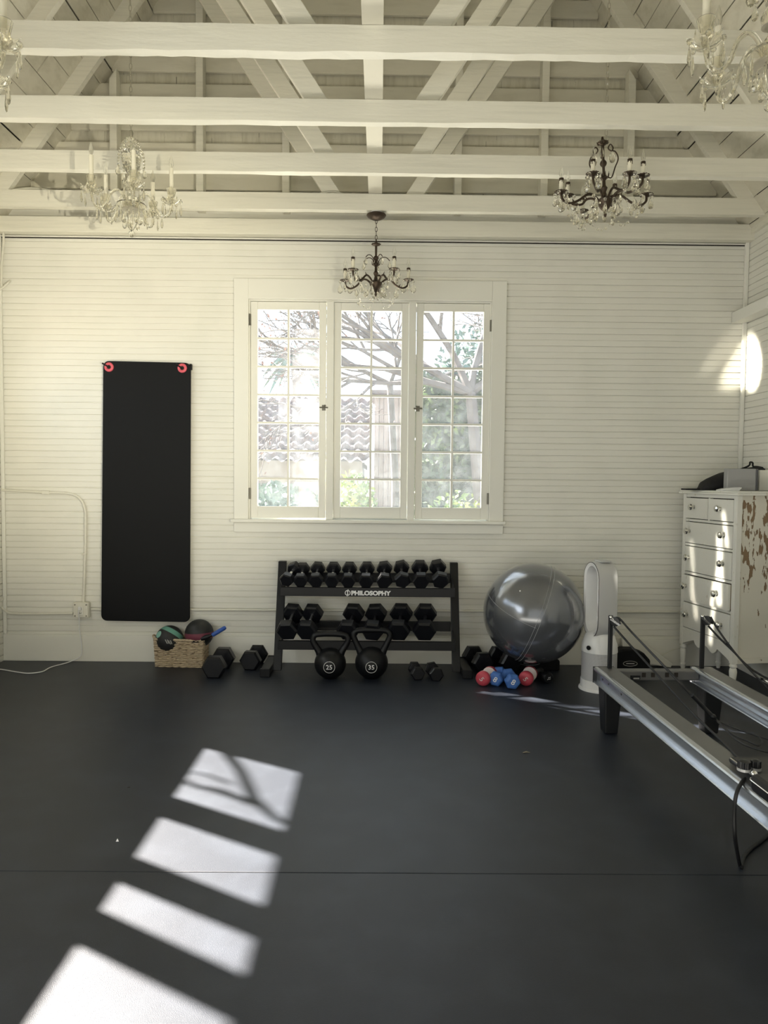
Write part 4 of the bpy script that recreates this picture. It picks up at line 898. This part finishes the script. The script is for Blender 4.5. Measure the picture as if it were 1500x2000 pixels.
def crystal_chandelier(label, loc, top, rotz=0.):
    o = thing('crystal_chandelier', label, 'chandelier', loc, (0, 0, rotz), None)
    m = MB(); m.lathe([(.012, .02), (.030, .03), (.036, .06), (.018, .085), (.014, .10), (.034, .125), (.040, .15), (.022, .185), (.012, .20), (.030, .215), (.048, .25), (.060, .30), (.058, .335), (.030, .355), (.014, .37), (.034, .39), (.040, .405), (.018, .42), (.008, .43)], 16); part('column', m, M_crystal, o, smooth=False)
    m = MB(); m.lathe([(.010, .0), (.085, .018), (.088, .024), (.050, .012), (.012, .008)], 24); part('receiver_bowl', m, M_crystal, o, smooth=True)
    m = MB(); m.lathe([(.020, .193), (.026, .196), (.020, .199)], 16); m.lathe([(.030, .115), (.037, .118), (.030, .121)], 16); m.lathe([(.052, .0), (.060, -.004), (.060, -.010), (.02, -.014)], 20); m.lathe([(.010, .425), (.014, .45), (.008, .465)], 10); part('metal_collars', m, M_antique, o, smooth=True)
    chain(o, .47, top-loc[2], M_antique)
    for k in range(5):
        a = math.radians(-72+72*k+4); ca, sa = math.cos(a), math.sin(a)
        P = lambda r, z: (r*ca, r*sa, z)
        m = MB(); m.tube(curve([P(.03, .012), P(.05, .065), P(.085, .092), P(.125, .06), P(.15, -.005), P(.185, -.04), P(.222, -.025), P(.238, .03)], 6), .0085, 8); part('arm', m, M_crystal, o, smooth=True, label='curved glass arm')
        m = MB(); n = 24; pr = [(.008, .030), (.030, .036), (.052, .052), (.056, .062), (.050, .056), (.028, .042), (.008, .038)]
        vs = []; fs = []
        for i, (r_, z_) in enumerate(pr):
            for j in range(n):
                q = 2*PI*j/n; sc = 1+(.14*math.cos(8*q) if 1 < i < 5 else 0); vs.append((.238*ca+r_*sc*math.cos(q), .238*sa+r_*sc*math.sin(q), z_+(.010*math.cos(8*q) if 1 < i < 5 else 0)))
        for i in range(len(pr)-1):
            for j in range(n): fs.append((i*n+j, i*n+(j+1) % n, (i+1)*n+(j+1) % n, (i+1)*n+j))
        m.add(vs, fs); d = part('bobeche', m, M_crystal, o, smooth=True, label='scalloped glass drip dish')
        m = MB(); m.lathe([(.009, .04), (.018, .065), (.022, .09), (.031, .130), (.028, .130), (.018, .093), (.014, .07)], 12, Tl(.238*ca, .238*sa, 0)); part('candle_cup', m, M_crystal, o, smooth=False)
        candle(o, .238*ca, .238*sa, .100, .150)
        for j in range(5):
            q = 2*PI*j/5+a; link('prism_drop', me_spear, d, loc=(.238*ca+.056*math.cos(q), .238*sa+.056*math.sin(q), .040), rot=(0, 0, q))
            link('crystal_bead', me_round, d, loc=(.238*ca+.056*math.cos(q), .238*sa+.056*math.sin(q), .051))
    for j in range(9):
        q = 2*PI*j/9; link('prism_drop', me_spear, o, loc=(.083*math.cos(q), .083*math.sin(q), .008), rot=(0, 0, q))
    for j in range(7):
        q = 2*PI*j/7+.2; link('tear_drop', me_tear, o, loc=(.048*math.cos(q), .048*math.sin(q), -.040-.02*(j % 2)), rot=(0, 0, q))
    for j in range(10):                       # crown of bead strings
        q = 2*PI*j/10; m = MB()
        for i in range(9):
            t_ = i/8; r_ = .036+.042*math.sin(t_*PI*.62); z_ = .405-.16*t_; m.lathe([(.0001, z_-.008), (.0065, z_-.004), (.0065, z_+.004), (.0001, z_+.008)], 6, Tl(r_*math.cos(q), r_*math.sin(q), 0))
        part('bead_string', m, M_crystal, o)
        if j % 2 == 0: link('tear_drop', me_tear, o, loc=(.080*math.cos(q), .080*math.sin(q), .235), rot=(0, 0, q))
    m = MB()
    for j in range(6):
        q = 2*PI*j/6; m.tube(curve([(.015*math.cos(q), .015*math.sin(q), .0), (.045*math.cos(q), .045*math.sin(q), -.03), (.030*math.cos(q), .030*math.sin(q), -.09), (.008*math.cos(q), .008*math.sin(q), -.125)], 4), .004, 5)
    part('basket_frame', m, M_crystal, o)
    m = MB(); m.ball((0, 0, -.150), .020, 12, 8); part('bottom_ball', m, M_crystal, o, smooth=False)
    return o
yc1 = -5.776+4.45; p = W(257, 408, yc1)
c1 = crystal_chandelier('glass chandelier with curved glass arms hanging at the left above the mat', (p.x, p.y, p.z), 5.45)
yc2 = -5.776+3.1; p2 = W(1507, 120, yc2); zc2 = p2.z
dup(c1, 'large glass chandelier cut off by the top right corner of the photo', (p2.x, p2.y, zc2), (0, 0, .62)).scale = (1.22,)*3
p3 = W(-126, 118, yc2); dup(c1, 'glass chandelier of which only crystals show at the top left edge', (p3.x, p3.y, p3.z), (0, 0, -.1)).scale = (1.22,)*3

def bronze_chandelier(label, loc, H, n, Rr, top, tilt=0., canopy=False, phase=0., arms_up=.0):
    o = thing('bronze_chandelier', label, 'chandelier', loc, (0, 0, 0), None)
    T = Matrix.Rotation(tilt, 4, 'Y')
    m = MB(); k = H/.36
    m.lathe([(.004, -.10), (.010, -.085), (.006, -.07), (.028, -.045), (.045, -.015), (.048, .0), (.036, .012), (.016, .025), (.010, .05), (.020, .075), (.010, .09), (.009, .12), (.024, .135), (.013, .150), (.008, .17), (.008, .20*k), (.018, .212*k), (.021, .222*k), (.018, .232*k), (.008, .245*k), (.009, .33*k), (.030, .34*k), (.034, .348*k), (.010, .36*k), (.006, .38*k)], 18, T); part('column', m, M_brass, o, smooth=True)
    for (r0, z0, r1, z1) in ((.006, .13, .034, .165), (.006, .335*k, .038, .35*k)):
        m = MB(); m.lathe([(.013, z0-.004), (.014, z0), (.012, z0+.005)], 12, T)
        for j in range(8):
            q = 2*PI*j/8; m.tube([T @ Vector((r0*math.cos(q), r0*math.sin(q), z0)), T @ Vector((r1*.8*math.cos(q), r1*.8*math.sin(q), z0+.006)), T @ Vector((r1*math.cos(q), r1*math.sin(q), z1))], [.005, .004, .001], 5)
        part('leaf_collar', m, M_brass, o)
    for j in range(n):
        a = 2*PI*j/n+phase; ca, sa = math.cos(a), math.sin(a); rr = Rr*(1 if j % 2 == 0 or n < 7 else .80); up = 0 if j % 2 == 0 or n < 7 else .045
        P = lambda r, z: T @ Vector((r*ca, r*sa, z))
        m = MB(); m.tube(curve([P(.03, -.01), P(.07, .028), P(.11, .035), P(rr*.62, -.005+up*.4), P(rr*.82, -.022+up), P(rr*.97, .0+up), P(rr, .035+up)], 6), [.0075]*37, 7)
        for (r_, z_) in ((.11, .04), (rr*.72, -.01+up*.6)): m.tube([P(r_, z_), P(r_+.010, z_+.018)], [.005, .001], 5)
        part('arm', m, M_brass, o, smooth=True)
        c = P(rr, .04+up); m = MB(); nn = 28
        pr = [(.006, -.014), (.018, -.004), (.036, .000), (.040, .005), (.034, .003), (.006, .003)]; vs = []; fs = []
        for i, (r_, z_) in enumerate(pr):
            for q_ in range(nn):
                b = 2*PI*q_/nn; sc = 1+(.06*math.cos(14*b) if 1 < i < 5 else 0); vs.append((c.x+r_*sc*math.cos(b), c.y+r_*sc*math.sin(b), c.z+z_))
        for i in range(len(pr)-1):
            for q_ in range(nn): fs.append((i*nn+q_, i*nn+(q_+1) % nn, (i+1)*nn+(q_+1) % nn, (i+1)*nn+q_))
        m.add(vs, fs); d = part('drip_pan', m, M_brass, o, smooth=True)
        candle(o, c.x, c.y, c.z+.003, 0.080 if n > 6 else .088, .0125, True)
        for q_ in range(4):
            b = 2*PI*q_/4+a*1.7; x, y = c.x+.038*math.cos(b), c.y+.038*math.sin(b)
            link('crystal_bead', me_round, d, loc=(x, y, c.z-.008)); link('tear_drop', me_big if q_ % 2 else me_tear, d, loc=(x, y, c.z-.022), rot=(0, 0, b))
    # swags of beads between arms and long drops below
    for j in range(n):
        a = 2*PI*j/n+phase; a2 = 2*PI*(j+1)/n+phase; m = MB(); pts = []
        for i in range(13):
            t_ = i/12; A_ = a+(a2-a)*t_; r_ = Rr*(.80 if n > 6 else .68)-.05*math.sin(PI*t_); z_ = -.035-(.085 if n > 6 else .135)*math.sin(PI*t_); v = T @ Vector((r_*math.cos(A_), r_*math.sin(A_), z_)); pts.append(v)
        m.tube(pts, .0009, 4)
        for i, v in enumerate(pts):
            if i % 2 == 0: r_ = .0105 if i % 4 == 0 else .007; m.lathe([(.0001, -r_), (r_*.75, -r_*.6), (r_, 0), (r_*.75, r_*.6), (.0001, r_)], 7, Matrix.Translation(v))
        part('bead_swag', m, M_crystal, o)
        v = T @ Vector((.075*math.cos(a+.3), .075*math.sin(a+.3), -.030)); link('crystal_bead', me_round, o, loc=v+Vector((0, 0, .014))); link('tear_drop', me_big, o, loc=v, rot=(0, 0, a))
        v = T @ Vector((Rr*.62*math.cos(a), Rr*.62*math.sin(a), -.030)); link('tear_drop', me_big if j % 2 else me_tear, o, loc=v, rot=(0, 0, a))
    m = MB()
    for j in range(3 if n > 6 else 5):           # small scrolls high on the column
        a = 2*PI*j/(3 if n > 6 else 5)+.15; ca, sa = math.cos(a), math.sin(a); P = lambda r, z: T @ Vector((r*ca, r*sa, z*k))
        if n > 6: m.tube(curve([P(.018, .145), P(.05, .14), P(.075, .20), P(.098, .255), (P(.080, .295)), P(.050, .30), P(.035, .315), P(.050, .338), P(.066, .320), P(.062, .30)], 5), .004, 6)
        else: m.tube(curve([P(.018, .19), P(.035, .222), P(.06, .235), P(.085, .228), P(.105, .205)], 5), .0032, 6)
        v = P(.060, .30) if n > 6 else P(.105, .20); link('tear_drop', me_big if n > 6 else me_tear, o, loc=v, rot=(0, 0, a))
    part('scrolls', m, M_brass, o, smooth=True)
    if canopy:
        m = MB(); m.lathe([(.008, top-.062), (.030, top-.056), (.062, top-.040), (.074, top-.024), (.070, top-.018), (.02, top-.016)], 28); part('canopy', m, M_brass, o, smooth=True)
        m = MB(); m.lathe([(.044, top-.018), (.046, top-.001), (.04, top)], 24); part('ceiling_ring', m, M_white, o, smooth=True, label='white mounting ring')
        chain(o, .37*k, top-.06, M_brass, .030)
    else: chain(o, .37*k, top, M_antique)
    return o
pr_ = W(1181, 392, yc1)
b1 = bronze_chandelier('bronze chandelier with eight candle arms hanging at the right', (pr_.x, pr_.y, pr_.z), .36, 8, .285, 5.55-pr_.z, tilt=-.06, phase=.2)
b1.rotation_euler = (0, 0, 0)
yj4 = JY[3]+TJ/2; pc = W(734, 553, yj4)
bronze_chandelier('smaller bronze chandelier fixed under the last joist in front of the window', (pc.x, yj4, pc.z), .30, 5, .255, ZJ-pc.z-.002, canopy=True, phase=2.75)

# ------------------------------------------------------------------ outside
def leafmesh(centers, size, rng, jit=.5):
    n = len(centers); c = np.array(centers); a = rng.normal(size=(n, 3)); a /= np.linalg.norm(a, axis=1)[:, None]
    b = np.cross(a, rng.normal(size=(n, 3))); b /= np.linalg.norm(b, axis=1)[:, None]
    s = size*(1+jit*(rng.random(n)-.5))[:, None]
    v = np.stack([c-a*s, c+b*s*.5, c+a*s, c-b*s*.5], 1).reshape(-1, 3)
    m = MB(); m.v = [tuple(x) for x in v]; m.f = [(4*i, 4*i+1, 4*i+2, 4*i+3) for i in range(n)]; return m
M_ground = mat('pale_garden_ground', (.20, .19, .16), .9); M_leafg = mat('green_leaves', (.08, .15, .02), .5, var=(3, (1, 1, 1), (.30, .30, .04), .45, .65))
M_leafd = mat('dark_ivy_leaves', (.03, .06, .03), .45, var=(4, (1, 1, 1), (.13, .20, .03), .5, .7)); M_leafb = mat('blue_green_leaves', (.06, .11, .09), .5)
M_bark = mat('grey_bark', (.075, .065, .065), .8); M_leafr = mat('russet_leaves', (.16, .07, .05), .5)
g = MB(); g.box(-30, .2, -.3, 30, 60, -.2); struct('ground', g, M_ground)
g = MB(); g.box(-30, -20, -.3, -3.2, .2, -.2); struct('ground', g, M_ground)
# neighbour's house with a tiled roof
hs = thing('house', 'pale neighbouring house with a barrel tiled roof seen through the left panes', 'house')
M_tile = mat('clay_barrel_tiles', (.085, .075, .085), .7, var=(6, (1, 1, 1), (.15, .12, .12), .4, .6))
e0, e1 = W(0, 905, 6.2).z, W(0, 772, 9.2).z
m = MB(); nr, nc = 10, 150; vs = []; fs = []
for r in range(nr):
    for e in (0, 1):
        t_ = (r+e)/nr
        for c in range(nc+1):
            x = -7+6.85*c/nc; ph = 2*PI*c/5
            vs.append((x, 6.2+3*t_+.02*math.sin(c*1.3+r*2), e0+(e1-e0)*t_+(.10 if e == 0 else .0)+.035*math.cos(ph)))
for i in range(2*nr-1):
    for c in range(nc): a = i*(nc+1)+c; fs.append((a, a+1, a+nc+2, a+nc+1))
m.add(vs, fs); part('tiled_roof', m, M_tile, hs)
m = MB(); m.box(-6.8, 6.6, -.2, -.3, 12, e0+.1); m.prism([(6.6, e0), (9.2, e1-.05), (12, e0)], -6.8, -.3, 'x'); part('wall', m, mat('pale_stucco', (.26, .23, .21), .8), hs)
m = MB(); m.box(-4.2, 6.55, .5, -3.2, 6.6, 1.4); m.box(-2.2, 6.55, .5, -1.4, 6.6, 1.4); part('window_frame', m, M_leafb, hs)
shed = thing('garden_shed', 'pale board shed seen through the middle panes', 'shed'); m = MB(); a, b = W(765, 765, 7), W(808, 765, 7)
for k in range(9): x = -.10+k*.085; m.box(x, 7.0+.02*(k % 2), -.2, x+.078, 7.1, 3.0-.02*(k % 3))
part('boards', m, mat('weathered_pink_boards', (.30, .24, .23), .8, bump=(20, (3, 1, .4), .6, .02)), shed)
m = MB(); m.box(-.15, 6.9, 2.98, .72, 8.6, 3.06); m.box(-.10, 7.12, -.2, .66, 8.5, 2.98); part('roof', m, M_tile, shed)
rngn = np.random.default_rng(5)
def blob(c, rad, n): 
    p = rngn.normal(size=(n, 3)); p /= np.linalg.norm(p, axis=1)[:, None]; return np.array(c)+p*np.array(rad)*(.55+.45*rngn.random((n, 1)))
def shrub(name, label, c, rad, n, size, mt, group=None):
    o = thing(name, label, 'shrub' if name != 'hedge' else 'hedge', (0, 0, 0), group=group)
    part('foliage', leafmesh(blob(c, rad, n), size, rngn), mt, o)
    m = MB()
    for k in range(5): a = k*1.3; m.tube([(c[0], c[1], -.25), (c[0]+rad[0]*.3*math.cos(a), c[1]+rad[1]*.3*math.sin(a), c[2]-.2), (c[0]+rad[0]*.6*math.cos(a), c[1]+rad[1]*.6*math.sin(a), c[2]+.3*rad[2])], .02, 5)
    part('stems', m, M_bark, o)
ih = thing('hedge', 'tall ivy covered hedge filling the right hand panes', 'hedge')
pts = np.stack([rngn.uniform(.45, 3.6, 9000), 4.6+rngn.uniform(-.25, .1, 9000), rngn.uniform(-.2, 1, 9000)], 1); pts[:, 2] = -.2+3.25*rngn.random(9000)+.12*np.sin(pts[:, 0]*5)
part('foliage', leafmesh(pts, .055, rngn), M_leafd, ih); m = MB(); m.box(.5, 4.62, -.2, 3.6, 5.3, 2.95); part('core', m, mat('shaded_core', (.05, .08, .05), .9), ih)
shrub('shrub', 'leafy shrub low behind the left panes', (-1.35, 3.3, .75), (.95, .5, .72), 2600, .05, M_leafb)
shrub('shrub', 'yellow green shrub low behind the middle panes', (-.30, 3.0, .85), (.32, .35, .78), 1500, .045, M_leafg)
shrub('shrub', 'yellow green shrub low behind the right panes', (.95, 2.8, .60), (.55, .35, .78), 1500, .045, M_leafg)
def grow(mb, p, d, L, r, depth, rg, tips, spread=.55):
    q = p; pts = [p]; 
    for i in range(4):
        d = (d+Vector((rg.uniform(-1, 1), rg.uniform(-1, 1), rg.uniform(-.6, .7)))*.16).normalized(); q = q+d*L/4; pts.append(q)
    mb.tube(pts, [r, r*.93, r*.86, r*.80, r*.72], 5 if depth > 1 else 4, caps=False)
    if depth == 0: tips.append(q); return
    for k in range(3 if depth > 1 else 3):
        s = pts[rg.choice([2, 3, 4])] if k else q
        nd = (d+Vector((rg.uniform(-1, 1), rg.uniform(-.7, .7), rg.uniform(-.8, .9)))*spread*1.3).normalized()
        grow(mb, s, nd, L*rg.uniform(.62, .82), r*.62, depth-1, rg, tips, spread)
def tree(label, base, dirs, seed, depth, L, r, lean=(0, 0, 1), leaves=None, nl=0, ls=.03, group=None):
    o = thing('tree', label, 'tree', (0, 0, 0), group=group); rg = random.Random(seed); mb = MB(); tips = []
    b = Vector(base); top = b+Vector(lean); mb.tube([b, b.lerp(top, .5)+Vector((.05, 0, 0)), top], [r*1.5, r*1.2, r], 8)
    for d in dirs: grow(mb, top, Vector(d).normalized(), L, r*.75, depth, rg, tips)
    part('trunk_and_branches', mb, M_bark, o)
    if leaves is not None and nl:
        c = []
        for k in range(nl): t_ = tips[rg.randrange(len(tips))]; c.append((t_.x+rg.gauss(0, .12), t_.y+rg.gauss(0, .12), t_.z+rg.gauss(0, .12)))
        part('foliage', leafmesh(c, ls, rngn), leaves, o)
    return o
tree('bare branching tree spreading over the garden behind the window', (1.45, 4.2, -.2), [(-1, -.1, .25), (-.8, .2, .55), (-.3, 0, .8), (.7, 0, .5), (-.5, -.2, .3), (.2, .1, .6)], 4, 5, 1.25, .075, (-.2, 0, 2.9), M_leafr, 900, .025)
tree('thin bare tree with hanging twigs behind the middle panes', (.25, 5.6, -.2), [(-1, 0, .5), (.3, 0, .9), (.9, .1, .3), (-.7, 0, .1)], 9, 5, 1.2, .05, (-.1, 0, 3.2), M_leafr, 700, .03)
# far palm and trees
o = thing('palm_tree', 'distant blue green palm seen through the left panes', 'palm tree', (0, 0, 0)); px_, py_ = W(578, 735, 16), W(566, 640, 16)
m = MB(); m.tube([(px_.x+.05, 16, -.2), (px_.x+.02, 16, px_.z-.2), (px_.x-.05, 16, px_.z+.6)], .13, 8); part('trunk', m, M_bark, o)
m = MB(); c = Vector((px_.x-.05, 16, px_.z+.6))
for k in range(22):
    a = k*2.4; up = .9-.07*k; pts = [c+Vector((math.cos(a)*t_*1.0, math.sin(a)*t_*1.0, up*t_-.75*t_*t_)) for t_ in (0, .35, .7, 1.0)]; m.tube(pts, [.09, .10, .07, .01], 4)
part('fronds', m, M_leafb, o)
for i, (x, y, zz, rx, rz_, lb) in enumerate([(2.6, 12, 3.0, 1.7, 2.4, 'pale leafy tree beyond the hedge behind the right panes'), (5.8, 14, 3.2, 2.2, 3, 'leafy tree farthest right beyond the hedge')]):
    o = thing('tree', lb, 'tree'); part('foliage', leafmesh(blob((x, y, zz), (rx, 1.2, rz_), 4200), .10, rngn), M_leafb, o); m = MB(); m.tube([(x, y, -.2), (x, y, zz)], .14, 8); part('trunk', m, M_bark, o)
# unseen evergreen added at the left to block sun on the back window
cc = Vector((-.08, 0, 2.0))-SUN_DIR*8.0
o = thing('tree', 'dense unseen evergreen added beyond the left corner to block the sun', 'tree')
lv = blob(cc+Vector((.15, 0, .1)), (1.75, 1.75, 1.75), 7500); ty = -lv[:, 1]/SUN_DIR.y; wx_ = lv[:, 0]+SUN_DIR.x*ty; wz_ = lv[:, 2]+SUN_DIR.z*ty
keep = (np.abs(wx_+.50+.05*np.sin(wz_*7)) > .24) | (np.sin(wz_*15+1) > .96)  # slot cut in the leaves to let one streak of sun through
part('foliage', leafmesh(lv[keep], .11, rngn), M_leafd, o)
m = MB(); m.tube([(cc.x, cc.y, -.2), (cc.x, cc.y, cc.z)], .12, 8); part('trunk', m, M_bark, o)
# branch whose shadow crosses the farthest patch of sun
T = 4.75
def back(px, py, T_=T): return G(px, py)-SUN_DIR*T_
o = thing('tree', 'slender bare tree outside the left wall window', 'tree')
m = MB(); b0 = back(350, 1400); m.tube([(b0.x-.4, b0.y+.5, -.2), (b0.x-.3, b0.y+.4, b0.z-1), b0, back(430, 1455), back(470, 1505), back(495, 1560), back(540, 1600), back(600, 1625)], [.07, .06, .05, .030, .024, .026, .020, .015], 7)
m.tube([back(330, 1510), back(380, 1535), back(430, 1545), back(495, 1570)], [.010, .018, .024, .022], 6); m.tube([back(350, 1505), back(400, 1512), back(450, 1530)], [.006, .010, .012], 6); part('trunk_and_branches', m, M_bark, o)
